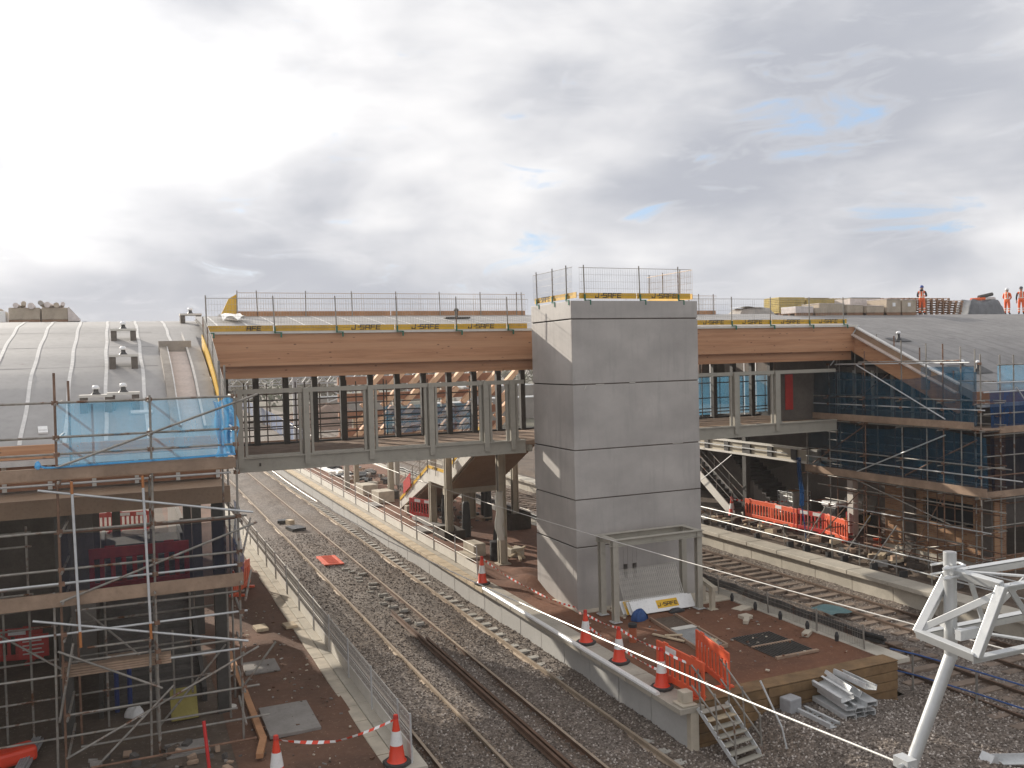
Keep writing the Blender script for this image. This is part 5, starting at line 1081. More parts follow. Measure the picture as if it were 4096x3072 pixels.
bw((28.37, 36.3), (28.42, 34.45), .74, 'salmon orange barrier by the dark column, first of the right hand row')
bw((28.42, 34.4), (28.37, 32.75), .74, 'salmon orange barrier in front of the white tank, second of the right hand row', white=1)
bw((28.37, 32.75), (28.55, 31.0), .74, 'red barrier with two white strips, third of the right hand row', red=True, white=2)
bw((28.55, 31.0), (28.15, 29.3), .74, 'salmon orange barrier at the near end of the right hand row')
bw((28.35, 29.5), (29.7, 30.9), .74, 'red barrier turned across the near end of the right hand row', red=True)
bw((28.62, 27.95), (30.0, 29.3), .74, 'narrow looking red barrier seen end on beside the brick wall')
bw((13.55, 44.6), (14.25, 43.0), .93, 'red barrier with white strips standing under the island stair', red=True, white=2)
barrier(9.0, 40.7, -.02, R_(90), 'orange barrier lying flat on the ballast between the left tracks', lie=True)
bw((-.70, 20.42), (1.20, 20.42), 4.29, 'dull red barrier standing on the middle lift boards behind the dark blue net', red=True)
bw((-2.2, 27.75), (-4.1, 28.2), .95, 'red barrier standing in the dark inside the left building', red=True, white=2)
bw((-.6, 48), (1.2, 47.6), .95, 'red barrier far behind the left building, left one of the pair', red=True, white=2)
bw((-1.9, 48.4), (-.7, 48), .95, 'red barrier far behind the left building, right of the cream posts', red=True, white=1)
bw((4.0, 33.6), (3.4, 32.2), .95, 'bright red barrier behind the net at the corner of the left scaffold')

# ------------------------------------------------------------------ platform fences
def fence(label, x, ys, zb, zt, boards, rails, meshrng, mt='wire_mesh_pale', bmt='white_board', group=None, postmt='tube'):
    t = thing('mesh_fence', label, 'fence', (x, ys[0], zb), group)
    for y in ys: m = M(); m.tube((x, y, zb), (x + random.uniform(-.03, .03), y + random.uniform(-.03, .03), zt + .03), .022, 8); put('post', m, postmt, t, smooth='auto')
    for a, b_ in zip(ys, ys[1:]):
        if boards: m = M(); m.bar((x + .03, a + .02, zb + boards / 2 + random.uniform(0, .03)), (x + .03, b_ - .02, zb + boards / 2 + random.uniform(0, .03)), .025, boards); put('toe_board', m, bmt, t)
        m = M()
        for z in rails: m.tube((x + .01, a, z), (x + .01, b_, z + random.uniform(-.01, .01)), .011, 5)
        if meshrng and a < meshrng[2]: m.wires((x + .02, a + .02, meshrng[0]), (0, 1, 0), (0, 0, 1), b_ - a - .04, meshrng[1] - meshrng[0] + random.uniform(-.03, .03), .06 if a < 30 else .12, .16, .0046 if a < 30 else .006)
        put('mesh_panel', m, mt, t)
    return t
fence('mesh fence with white lower boards along the edge of the left platform', 5.08, [17.15, 18.0, 20.25, 22.55, 24.9, 27.1, 29.5, 31.8, 34.3, 36.6, 39, 41.5, 44], .95, 1.93, .30, (1.90, 1.52), (1.28, 1.90, 60), postmt='galvanised')
fence('mesh fence with pale lower boards along the left side of the island platform', 11.95, [31.1, 33.5, 36.2, 38.6, 40.9, 43.9, 47.1, 50, 53, 56, 59.5, 63, 67, 71, 75], .94, 2.02, .34, (1.98, 1.68, 1.40), (1.3, 1.98, 30), postmt='galvanised')
t = fence('low mesh fence with black cables along the far edge of the island platform', 18.05, [18.2, 20.0, 22.1, 24.6, 27, 29.5, 32, 35, 38, 41, 44, 47, 50, 54, 58], .93, 1.58, 0, (1.55,), (.98, 1.52, 32), 'tube')
t = thing('cable_bundle', 'thick black cables strung along the far edge of the island platform', 'cables', (18.45, 40, 1.2))
for dx, dz in ((.0, .28), (.08, .20), (.03, .12)):
    m = M(); m.path([(18.40 + dx, 17.9 + i * .8, 1.02 + dz - .06 * abs(math.sin(i * 1.2))) for i in range(62)], .05, 6); put('cable', m, 'cable_black', t)
for i in range(7): m = M(); m.lathe([(.05, 0), (.06, .15), (.03, .25)], (17.75, 18.9 + i * 1.15, 1.02), 8); one('cable_hanger', m, 'dark_plastic', 'small black hanger on the low fence along the far edge of the island', 'hanger', 'black hangers on the low fence')
t = thing('tube_railing', 'scaffold tube railing along the edge of the right hand platform', 'railing', (25.7, 28, .76))
for y in (42, 39.5, 37.4, 35.57, 33.9, 31.9, 30.33, 29.1, 27.55, 26.1, 24.3, 22.75, 21, 19): m = M(); m.tube((25.7, y, .72), (25.68 + random.uniform(-.04, .04), y, 1.62), .024, 8); put('post', m, 'tube', t)
for z in (1.55, 1.07): m = M(); m.tube((25.66, 18, z), (25.66, 44, z), .024, 8); put('rail', m, 'galvanised', t)
for y in (36, 34.2, 32.1, 30, 29.0, 27.7, 26.9, 25.4, 24): m = M(); m.box(25.55, 25.85, y - .06, y + .06, .55, .95); put('foot_block', m, 'dark_plastic', t)

# ------------------------------------------------------------------ things round the lift tower
t = thing('steel_portal', 'grey steel goalpost frame of channel sections standing against the front of the lift tower', 'steel frame', (15, 24, .95))
for x, y in ((13.46, 23.5), (13.53, 24.42), (16.52, 23.55), (16.55, 24.45)):
    m = M(); m.box(x - .09, x + .09, y - .09, y - .075, .955, 3.42); m.box(x - .09, x + .09, y + .075, y + .09, .955, 3.42); m.box(x - .0075, x + .0075, y - .075, y + .075, .955, 3.42); p = put('post', m, 'steel_paint', t)
    m = M(); m.box(x - .15, x + .15, y - .15, y + .15, .945, .97); put('base_plate', m, 'galvanised', p)
for y in (23.5, 24.43):
    m = M(); m.box(13.35, 16.65, y - .1, y + .1, 3.425, 3.44); m.box(13.35, 16.65, y - .1, y + .1, 3.24, 3.255); m.box(13.35, 16.65, y - .0075, y + .0075, 3.255, 3.425); put('beam', m, 'steel_paint', t)
for x in (13.5, 16.53): m = M(); m.box(x - .09, x + .09, 23.6, 24.33, 3.423, 3.438); m.box(x - .0075, x + .0075, 23.6, 24.33, 3.25, 3.42); put('tie', m, 'steel_paint', t)
t = thing('steel_stub', 'short cream steel stub frame at the right foot of the lift tower', 'steel stub', (16.95, 23.4, .95))
for x, y in ((16.8, 23.25), (17.05, 24.1)): m = M(); m.box(x - .07, x + .07, y - .07, y + .07, .95, 1.6); m.box(x - .14, x + .14, y - .14, y + .14, .945, .97); put('leg', m, 'steel_cream', t)
m = M(); m.bar((16.7, 22.95, 1.66), (17.1, 24.3, 1.66), .16, .12); put('top_beam', m, 'steel_cream', t)
for i in range(3):
    t = thing('mesh_panel_stack', 'pale wire mesh guard panel leaning on the tower, %s of three' % ('front one', 'middle one', 'back one')[i], 'mesh panel', (15.3, 24.2, 1), 'leaning mesh guard panels')
    m = M(); o = Vector((14.08 + i * .08, 23.95 + i * .12, 1.18)); m.wires(o, (1, .03, 0), (0, .52, 1), 2.22, 1.12, .075, .2, .0055); put('mesh', m, 'wire_mesh_pale', t)
for i in range(4):
    x0 = 14.0 + i * .07; m = M(); y = 24.06 - i * .09
    m.prism([(y - .10, .99), (y + .17, 1.33), (y + .19, 1.315), (y - .08, .975)], 'x', x0, x0 + 2.28)
    t = thing('toe_board_panel', 'white toe board leaning in the stack before the tower, layer %s from the back' % ('one', 'two', 'three', 'four')[i], 'toe board', (x0, y, .98), 'white toe boards leaning in front of the tower'); 
    put('board', m, 'white_plastic' , t)
    if i == 1: m = M(); m.prism([(y - .105, .99), (y + .165, 1.33), (y + .16, 1.332), (y - .11, .992)], 'x', x0 + .01, x0 + .24); put('sticker', m, 'yellow', t)
    if i == 3:
        u = Vector((1, 0, 0)); v = Vector((0, .27, .34)).normalized(); n = Vector((0, -.34, .27)).normalized(); o = Vector((x0 + .92, y - .10, .99)) + v * .10 + n * .004
        m = M(); m.add([o, o + u * .78, o + u * .78 + v * .27, o + v * .27], [(0, 1, 2, 3)]); lb = put('sticker', m, 'yellow', t)
        m = M(); letters(m, 'J-SAFE', o + u * .04 + v * .07 + n * .002, u, v, .10, n, th=.2); put('lettering', m, 'letter_black', t)
def heap(x, y, z, rx_, ry_, h, mt, name, label, cat, seed=0):
    m = M(); m.sheet(lambda u, v: (x + rx_ * math.cos(u * 6.2832) * math.sin(v * 1.65) * (1 + .22 * math.sin(u * 18 + seed)), y + ry_ * math.sin(u * 6.2832) * math.sin(v * 1.65) * (1 + .2 * math.sin(u * 12 + seed)), z + h * math.cos(v * 1.65) * (1 + .15 * math.sin(u * 25 + v * 6 + seed))), 24, 8); return one(name, m, mt, label, cat, smooth=True)
heap(14.22, 23.38, .95, .26, .16, .30, 'blue_bag', 'plastic_bag', 'crumpled dark blue bag at the foot of the steel frame', 'bag', 1)
heap(15.65, 23.55, .95, .28, .1, .12, 'dark_plastic', 'cloth_bundle', 'small black bundle on the concrete in front of the white boards', 'bundle', 2)
t = thing('drain_pipe', 'terracotta drain pipe upstand with a black cap in the earth by the steel frame', 'pipe', (13.0, 21.76, .92))
m = M(); m.lathe([(.11, .9), (.11, 1.36)], (13.0, 21.76, 0), 20); put('pipe', m, 'pipe_orange', t, smooth='auto')
m = M(); m.lathe([(.125, 1.33), (.13, 1.42), (.09, 1.44)], (13.0, 21.76, 0), 20); put('cap', m, 'dark_plastic', t, smooth='auto')
t = thing('drain_trench', 'long open drain trench with a timber frame and steel grating in the island earth', 'trench', (14.8, 21.7, .93))
A, B, Cc, Dd = Vector((14.5, 23.2, .975)), Vector((15.4, 23.2, .975)), Vector((15.0, 20.1, .975)), Vector((14.1, 20.1, .975))
m = M()
for p, q in ((A, Dd), (B, Cc), (Dd, Cc)): m.bar(p, q, .05, .10)
put('timber_frame', m, 'board', t)
m = M(); m.add([A, B, Cc, Dd], [(3, 2, 1, 0)]); m.v = [(x, y, z - .02) for x, y, z in m.v]; put('bed', m, 'mud', t)
m = M()
for i in range(20): f = .40 + i * .028; p = A.lerp(Dd, f); q = B.lerp(Cc, f); m.bar(p + Vector((.06, 0, .01)), q + Vector((-.06, 0, .01)), .012, .03)
put('grating', m, 'galvanised', t)
m = M(); p = A.lerp(Dd, .42); q = B.lerp(Cc, .42); m.bar(p + Vector((.1, 0, .04)), q + Vector((-.05, 0, .04)), .26, .02); put('cover_plate', m, 'white_board', t)
for i, (p, q) in enumerate((((13.75, 21.9), (14.15, 20.9)), ((14.3, 20.05), (15.0, 20.6)), ((14.6, 19.9), (14.9, 20.7)), ((13.9, 21.5), (14.35, 21.3)))):
    m = M(); m.bar((p[0], p[1], .98 + i * .015), (q[0], q[1], .99 + i * .015), .09, .035); one('timber_offcut', m, 'board_pale', ('pale plank lying along the left side of the drain trench', 'pale plank lying across the near end of the drain trench', 'second plank crossing at the near end of the drain trench', 'short plank end near the middle of the drain trench')[i], 'plank')
t = thing('drain_grating', 'dark square steel grating set in the earth at the right of the island', 'grating', (16.1, 19.7, .93))
m = M(); m.box(15.55, 16.85, 18.75, 20.65, .93, .945); put('bed', m, 'tread', t)
m = M(); 
for i in range(14): x = 15.6 + i * .094; m.box(x - .012, x + .012, 18.8, 20.6, .946, .972)
put('bars', m, 'steel_dark', t)
m = M(); m.box(15.5, 16.9, 18.65, 18.75, .93, .99); m.box(15.5, 16.9, 19.65, 19.72, .946, .985); put('timber_edge', m, 'board', t)
for i, (x, y, sx, sy, rz_) in enumerate(((17.5, 22.7, .6, .35, .3), (17.6, 19.9, .45, .2, .6), (17.1, 22.0, .35, .3, .1), (16.9, 21.7, .5, .16, .8))): m = M(); m.obox((x, y, .99), (sx, sy, .12), rz_); one('concrete_slab', m, 'block_concrete', ('pale slab on the earth right of the steel stub', 'flat pale stone at the low far fence', 'small block beside the pale slab', 'thin kerb piece near the low far fence')[i], 'slab', bevel=.02)

# steel access steps at the island end
t = thing('access_steps', 'galvanised steel steps with tube handrails leading down from the island platform end', 'steps', (12.4, 16.5, -.15))
T0, T1, B0, B1 = Vector((11.78, 16.93, .93)), Vector((12.60, 16.96, .93)), Vector((12.15, 15.95, -.17)), Vector((12.97, 16.1, -.17))
for p, q in ((T0, B0), (T1, B1)): m = M(); m.bar(p, q, .035, .09); put('stringer', m, 'galvanised', t)
for i in range(7):
    f = (i + .5) / 7.2; p = T0.lerp(B0, f); q = T1.lerp(B1, f); m = M(); m.bar(p, q, .19, .022); put('tread', m, 'board_pale' if i == 1 else 'steel_paint', t)
for p, q in ((T0, B0), (T1, B1)):
    m = M()
    for h in (.95, .48): m.tube(p + Vector((-.04, .16, h)), q + Vector((0, .08, h)), .021, 8)
    for f in (0.08, .5, .95): c = p.lerp(q, f); m.tube(c, c + Vector((0, .08, .98)), .02, 8)
    put('handrail', m, 'tube', t)
m = M(); m.path([(13.05, 16.3, 1.55), (13.35, 15.95, .55), (13.42, 15.85, .0)], .022, 8); one('loose_tube', m, 'galvanised', 'bent tube standing right of the steel access steps', 'tube')
# galvanised channel lengths stacked on the ballast
GC = 'galvanised steel channels stacked on the ballast'
def channel(c, d, ln, w=.24, h=.12, roll=0., label=''):
    c = Vector(c); d = Vector(d).normalized(); s = d.cross(Vector((0, 0, 1))).normalized(); n = s.cross(d); q = Quaternion(d, roll); s = q @ s; n = q @ n
    m = M(); e = d * ln / 2
    m.bar(c - e, c + e, w, .014, n)
    for k_ in (-1, 1): m.bar(c - e + s * (k_ * w / 2) + n * (h / 2), c + e + s * (k_ * w / 2) + n * (h / 2), .014, h, n); m.bar(c - e + s * (k_ * (w / 2 - .03)) + n * h, c + e + s * (k_ * (w / 2 - .03)) + n * h, .06, .012, n)
    return one('steel_channel', m, 'galvanised', label, 'steel channel', GC)
dch = (-.18, -1, 0)
LV = ('bottom', 'second', 'third', 'fourth', 'top')
for j, (x, y) in enumerate(((15.30, 16.42), (15.60, 16.45), (15.92, 16.42))):
    for i in range((3, 3, 4)[j]):
        channel((x + .02 * i * (-1) ** i, y - .025 * i, .44 + i * .115), (-.18 + .05 * math.sin(i * 2 + j), -1, 0), 1.25 + .06 * ((i + j) % 2), .27, .105, roll=(3.14 if (i + j) % 2 else 0), label='galvanised channel on the ballast, %s of the %s column' % (LV[i], ('left', 'middle', 'right')[j]))
channel((15.34, 16.5, .84), dch, 1.25, .34, .12, .22, 'wide galvanised channel lying askew on top of the left column, open side up')
channel((15.72, 16.62, .86), (-.26, -1, 0), 1.2, .3, .15, -.45, 'wide galvanised channel lying askew on top of the middle column, tilted to the right')
channel((16.02, 16.5, .96), (-.1, -1, .02), 1.2, .3, .12, -.2, 'galvanised channel loose on top of the right column')
m = M(); m.obox((14.38, 16.86, .58), (.40, .34, .36), .15); one('cable_box', m, 'grey_plastic', 'grey box on the ballast left of the channel stack', 'box', bevel=.03)
channel((14.60, 16.2, .42), (.02, -1, 0), 1.1, .3, .1, 0, 'single channel leaning out of the grey box on the ballast')
t = thing('steel_bracket', 'galvanised bracket lying on the gravel at the bottom right frame edge', 'bracket', (16.3, 12.9, .25))
m = M(); m.prism([(16.0, .27), (16.3, .27), (16.35, .50), (16.23, .56)], 'y', 12.85, 13.15); put('shoe', m, 'galvanised', t)
m = M(); m.bar((16.23, 13.0, .36), (17.15, 12.5, .4), .22, .02); m.bar((16.23, 13.1, .43), (17.15, 12.6, .47), .02, .14); put('arm', m, 'galvanised', t)
t = thing('rope_fence', 'two blue ropes on posts beside the rusty track at the right', 'rope fence', (19.2, 15.5, -.15))
for z in (.92, .36): m = M(); m.path([(18.75, 18.0, z), (19.05, 17.4, z - .03), (19.25, 15.8, z), (19.5, 14.3, z - .03), (19.8, 12.5, z)], .022, 8); put('rope', m, 'blue_rope', t, smooth='auto')
for x, y in ((19.03, 17.5), (19.27, 15.75), (19.7, 13.1)): m = M(); m.tube((x, y, -.15), (x, y, .97), .03, 8); put('post', m, 'tube', t)
m = M(); m.sheet(lambda u, v: (21.75 + u * .95, 23.4 + v * 1.1, .03 + .03 * math.sin(u * 6 + v * 4)), 8, 8); one('plastic_mat', m, 'mat_green', 'blue green mat lying across the rail of the rusty track', 'mat', smooth=True)

# ------------------------------------------------------------------ overhead line boom and wires
t = thing('overhead_line_boom', 'silver lattice boom with a bent drop tube at the right frame edge', 'overhead line boom', (7, 5.9, 5.1))
A, B, Cc, Dd = Vector((7.06, 6.05, 6.90)), Vector((7.06, 5.50, 6.88)), Vector((6.81, 6.20, 6.31)), Vector((6.80, 5.56, 6.27))
E1 = 13.0
def ex(p, x): return Vector((x, p.y, p.z))
def angle(m, p, q, w=.075, th=.012, s=1, u=(0, 0, 1)):
    m.bar(p, q, w, th, u); d = (Vector(q) - Vector(p)).normalized(); a = d.cross(Vector(u)).normalized(); b2 = a.cross(d)
    o = a * (s * (w - th) / 2) - b2 * (w / 2 - th / 2); m.bar(Vector(p) + o, Vector(q) + o, th, w - th, u)
for p, s in ((A, 1), (B, -1), (Cc, 1), (Dd, -1)): m = M(); angle(m, p, ex(p, E1), .08, .012, s); put('chord', m, 'truss', t)
for p, q in ((A, B), (A, Cc), (B, Dd), (Cc, Dd)): m = M(); m.bar(p, q, .085, .06, (1, .02, .3)); put('end_frame', m, 'truss', t, bevel=.006)
m = M(); m.bar(Cc.lerp(A, .06), B.lerp(Dd, .10), .065, .02, (1, 0, 0)); put('end_brace', m, 'truss', t, bevel=.004)
for i in range(5):
    x0 = 7.1 + i * 1.15; x1 = x0 + 1.15
    for (p, q, o) in ((A, B, .0), (Cc, Dd, .3), (B, Dd, .1), (A, Cc, .6)):
        m = M(); a = ex(p, x0 + o * .3); b_ = ex(q, x0 + .58); c = ex(p, x1 + o * .3); m.bar(a, b_, .055, .014, (0, 0, 1) if abs(p.z - q.z) < .1 else (0, 1, 0)); put('lattice_bar', m, 'truss', t)
        m = M(); m.bar(b_, c, .055, .014, (0, 0, 1) if abs(p.z - q.z) < .1 else (0, 1, 0)); put('lattice_bar', m, 'truss', t)
P0, P1_, P2 = Vector((7.03, 6.02, 7.09)), Vector((7.03, 6.02, 6.10)), Vector((6.63, 6.14, 5.09))
m = M(); m.tube(P0, P1_ - Vector((0, 0, .01)), .058, 24); m.tube(P1_ + Vector((0, 0, .02)), P2.lerp(P1_, .11), .0575, 24); m.tube(P2.lerp(P1_, .12), P2 - Vector((0, 0, .02)), .055, 24); put('drop_tube', m, 'truss', t, smooth='auto')
m = M(); m.tube(P0, P0 + Vector((0, 0, .004)), .047, 20); put('tube_mouth', m, 'grey_plastic', t)
for z in (6.97, 6.88):
    m = M(); m.tube((6.86, 5.93, z), (7.12, 5.93, z), .012, 8); m.tube((6.88, 6.1, z), (7.14, 6.1, z), .012, 8); m.tube((6.90, 5.93, z), (6.84, 5.93, z), .03, 8, .012); m.path([(7.12, 5.93, z), (7.16, 6.02, z), (7.14, 6.1, z)], .012, 8); put('clamp', m, 'galvanised', t)
m = M(); m.box(6.9, 7.15, 5.8, 5.86, 6.33, 6.42); m.bar((6.95, 5.8, 6.37), (7.1, 6.2, 6.37), .02, .05); put('bracket', m, 'galvanised', t)
def sagw(name, pts, r, label, mt='wire_white', group='overhead wires over the left tracks', n=60):
    ys = [p[1] for p in pts]; m = M(); P = []
    cf = np.polyfit(ys, [p[2] for p in pts], 3)
    y0, y1 = min(ys), max(ys)
    for i in range(n + 1): y = y0 + (y1 - y0) * i / n; P.append((float(np.interp(y, ys, [p[0] for p in pts])), y, float(np.polyval(cf, y))))
    m.path(P, r, 6); return one(name, m, mt, label, 'wire', group, smooth='auto')
sagw('overhead_wire', [(6.55, 1.5, 5.42), (6.55, 6.13, 5.15), (6.5, 8.2, 5.03), (6.5, 10.35, 4.87), (6.5, 12.45, 4.74), (6.5, 15.75, 4.53), (6.5, 22.6, 4.10), (6.5, 31.9, 3.82), (6.5, 48, 4.1), (6.5, 62, 4.8)], .0125, 'thick bright wire sweeping from the drop tube down across the island end')
sagw('overhead_wire', [(10, 2, 5.45), (10, 9.1, 5.21), (10, 13.3, 5.02), (10, 17.5, 4.87), (10, 21.6, 4.70), (10, 25.6, 4.58), (10, 35.8, 4.52), (10, 50, 4.8), (10, 62, 5.2)], .0105, 'thin wire passing across the face of the lift tower towards the right track')
m = M(); m.box(6.5, 6.62, 6.05, 6.22, 5.10, 5.20); m.tube((6.45, 6.1, 5.15), (6.7, 6.15, 5.13), .02, 8); one('wire_clamp', m, 'galvanised', 'metal clamp joining the bright wire to the foot of the drop tube', 'clamp')

# ------------------------------------------------------------------ clutter on the island platform
def formwork(x, y, w, d, h, label):
    t = thing('formwork_box', label, 'formwork', (x, y, .93), 'timber formwork boxes round column feet')
    for q in ((x - w / 2, x + w / 2, y - d / 2, y - d / 2 + .04), (x - w / 2, x + w / 2, y + d / 2 - .04, y + d / 2), (x - w / 2, x - w / 2 + .04, y - d / 2 + .042, y + d / 2 - .042), (x + w / 2 - .04, x + w / 2, y - d / 2 + .042, y + d / 2 - .042)): m = M(); m.box(*q, .9, .93 + h); put('side', m, 'formwork', t)
    m = M(); m.bar((x - w * .3, y, .95), (x - w * .55, y + .3, 1.4), .12, .03); put('loose_board', m, 'board', t)
formwork(13.5, 38.55, 1.0, 1.5, .38, 'dark timber formwork box round the tall column near the mesh fence')
formwork(17.0, 39.2, 1.1, 1.5, .75, 'tall dark formwork box round the column near the far edge')
formwork(14.3, 51.3, .9, 1.2, .45, 'dark formwork box round the column beyond the stair foot')
for x, y, s, l in ((13.55, 53.7, (.95, 1.3, .62), 'pale concrete block on the island beyond the stair foot, farther one'), (13.6, 50.2, (.95, 1.2, .66), 'pale concrete block on the island beyond the stair foot, nearer one'), (13.15, 34.5, (.55, 1.0, .52), 'pale concrete block beside the black pipe left of the lift tower'), (13.9, 46.1, (.4, .4, .34), 'small white block in the shade at the stair foot'), (14.5, 33.4, (.6, .5, .35), 'brown block under the splayed timbers left of the lift tower')): m = M(); m.obox((x, y, .93 + s[2] / 2), s, .1); one('concrete_block', m, 'block_concrete', l, 'concrete block', bevel=.03)
t = thing('corrugated_pipe', 'upright black corrugated pipe at the foot of the column by the lift tower', 'pipe', (13.62, 33.3, .93))
m = M(); pr = []
for i in range(15): pr += [(.25, .93 + i * .05), (.285, .945 + i * .05), (.285, .965 + i * .05), (.25, .98 + i * .05)]
m.lathe(pr, (13.62, 33.2, 0), 20); put('pipe', m, 'dark_plastic', t, smooth='auto')
m = M(); m.bar((13.6, 33.35, 1.5), (13.78, 33.6, 2.05), .2, .06); put('lid', m, 'dark_plastic', t)
for i, (p, q) in enumerate((((14.2, 33.9, 1.45), (14.55, 32.6, 1.0)), ((14.0, 32.9, 1.0), (14.9, 33.3, 1.3)), ((14.3, 32.4, .98), (14.7, 33.8, 1.25)), ((14.6, 30.9, .99), (15.4, 30.2, .99)), ((14.7, 30.6, 1.03), (15.5, 29.8, 1.03)))): m = M(); m.bar(p, q, .11, .06); one('timber_offcut', m, 'board_pale', ('splayed timber leaning right of the column by the lift tower', 'timber crossing low in the splayed pile by the column', 'lowest timber in the splayed pile by the column', 'lower of two planks on the earth at the tower left edge', 'upper of two planks on the earth at the tower left edge')[i], 'timber')
m = M(); m.sheet(lambda u, v: (13.38 + .16 * math.cos(u * 6.2832) * (1 + .5 * math.sin(v * 11 + u * 9) * (1 - v)), 32.4 + .12 * math.sin(u * 6.2832) * (1 + .3 * math.sin(v * 9)) - .14, 1.9 + v * 1.9), 14, 24); one('plastic_film', m, 'clear_wrap', 'torn clear plastic film hanging on the column by the lift tower', 'plastic film', smooth=True)
for i, (x, y) in enumerate(((12.75, 34.3), (12.9, 40.6), (12.75, 49.1))):
    m = M(); m.box(x - .33, x + .33, y - .75, y + .75, .93, 1.03); one('concrete_slab', m, 'slab_grey' if i else 'block_concrete', 'flat slab on the island earth behind the mesh fence, %s one' % ('nearest', 'middle', 'farthest')[i], 'slab', 'slabs behind the island fence', bevel=.02)
m = M(); m.sheet(lambda u, v: (13.4 + u * .75 + .1 * math.sin(v * 9), 40.3 + v * 5.2, .97 + .05 * math.sin(v * 17 + u * 5)), 10, 40); one('spilled_concrete', m, 'slab_grey', 'grey spilled concrete along the earth under the island stair', 'concrete', smooth=True)
def rubble(x0, x1, y0, y1, z, n, mts, label, name, seed=1, smin=.06, smax=.3):
    r = random.Random(seed); m = M()
    for i in range(n):
        m.cur = r.randrange(len(mts)); s = r.uniform(smin, smax); m.obox((r.uniform(x0, x1), r.uniform(y0, y1), z + s * .3 + r.uniform(0, .08)), (s * r.uniform(.5, 1.8), s * r.uniform(.3, 1.2), s * r.uniform(.2, .7)), r.uniform(0, 3), r.uniform(-.3, .3))
    o = put(name, m, mts); o['kind'] = 'stuff'; o['label'] = label; o['category'] = 'rubble'; return o
rubble(14.6, 17.3, 40.5, 48, .93, 60, ['tread', 'dark_plastic', 'slab_grey', 'board', 'block_concrete'], 'dark site debris under the island stair', 'site_debris', 4)
rubble(13.6, 16.5, 54, 72, .93, 90, ['dark_plastic', 'white_board', 'board', 'tread', 'block_concrete'], 'mixed site debris far along the island platform', 'site_debris', 5, .1, .6)
rubble(12.2, 17.9, 17.7, 24.8, .925, 130, ['earth', 'slab_grey', 'block_concrete', 'earth_dark'], 'small stones and crumbs of earth on the island platform', 'loose_stones', 8, .025, .075)
rubble(2.2, 4.5, 16.5, 31, .91, 260, ['earth_dark', 'slab_grey', 'mud', 'block_concrete'], 'small stones on the left platform earth', 'loose_stones', 9, .02, .06)
rubble(26.0, 28.1, 22, 40, .70, 170, ['board', 'tread', 'mud', 'slab_grey', 'board_pale', 'formwork'], 'muddy timber and rubble between the railing and the barriers', 'site_debris', 6, .08, .4)
rubble(-1, 2.0, 18.0, 20.2, .93, 70, ['mud', 'slab_grey', 'board', 'tread'], 'rubble on the mud under the left scaffold', 'site_debris', 7, .05, .2)
for i in range(6): m = M(); m.tube((14.0 + i * .16, 61 + .5 * (i % 2), 1.05 + .05 * (i % 3)), (13.3 + i * .18, 71, 1.05), .06, 8); one('plastic_duct', m, 'white_plastic', 'white duct in the bundle lying far along the island, number %s from the fence' % ('one', 'two', 'three', 'four', 'five', 'six')[i], 'duct', 'white ducts on the island', smooth='auto')
for x, y in ((14.2, 38.2), (16.6, 41.5), (16.9, 42.7), (14.5, 41.9)): m = M(); m.lathe([(.2, 0), (.22, .3), (.2, .8), (.17, 1.5), (.12, 1.6)], (x, y, .93), 12); one('column_wrap', m, 'dark_plastic', {14.2: 'black wrapped roll beside the formwork box by the fence', 16.6: 'black wrapped roll under the stair near the far edge', 16.9: 'black wrapped roll at the inner landing column', 14.5: 'black wrapped roll at the outer landing column'}[x], 'wrapped roll', smooth='auto')
m = M(); m.prism([(46.4, 1.85), (45.1, 2.45), (45.1, 3.15), (46.4, 2.5)], 'x', 13.70, 13.73); one('warning_board', m, 'red_dull', 'red board tied to the lower end of the stair guard', 'board')
t = thing('ballast_tray', 'dark trays with a pale block lying on the ballast between the left tracks', 'tray', (8.4, 51, -.1))
m = M(); m.obox((8.5, 49.6, 0), (.75, 1.1, .14), .2); put('tray', m, 'dark_plastic', t); m = M(); m.obox((8.2, 52.2, .0), (.5, .6, .16), -.2); put('tray', m, 'dark_plastic', t); m = M(); m.obox((8.5, 51.4, .05), (.3, .5, .25), .3); put('block', m, 'board_pale', t)

# ------------------------------------------------------------------ right hand site: tank, dumper
t = thing('liquid_tank', 'white plastic tank in a wire cage on a pallet, behind the orange barriers', 'tank', (30.9, 35.7, .75))
m = M(); m.box(30.35, 31.45, 35.15, 36.25, .75, .90); put('pallet', m, 'pallet_wood', t)
m = M(); m.box(30.38, 31.42, 35.18, 36.22, .905, 1.95); put('tank', m, 'tank_white', t, bevel=.06)
m = M(); m.box(30.7, 31.1, 35.5, 35.9, 1.952, 2.0); put('lid', m, 'timber_orange', t)
m = M()
for o, u, ln in (((30.35, 35.14, .9), (1, 0, 0), 1.1), ((30.34, 35.15, .9), (0, 1, 0), 1.1), ((31.46, 35.15, .9), (0, 1, 0), 1.1)): m.wires(o, u, (0, 0, 1), ln, 1.05, .18, .21, .012, 5)
put('cage', m, 'galvanised', t)
t = thing('site_dumper', 'small white and black site dumper with a tilted skip beside the white column', 'dumper', (30.6, 32.2, .75))
m = M(); m.prism([(31.3, 1.3), (31.3, 1.95), (31.5, 2.05), (32.3, 2.05), (32.0, 1.25)], 'y', 31.6, 32.7); put('skip', m, 'white_board', t)
m = M(); m.box(29.9, 31.25, 31.75, 32.6, 1.15, 1.75); put('body', m, 'dark_plastic', t, bevel=.05)
m = M(); m.box(29.85, 30.5, 31.7, 32.65, 1.76, 1.98); put('hood', m, 'helmet_white', t, bevel=.04)
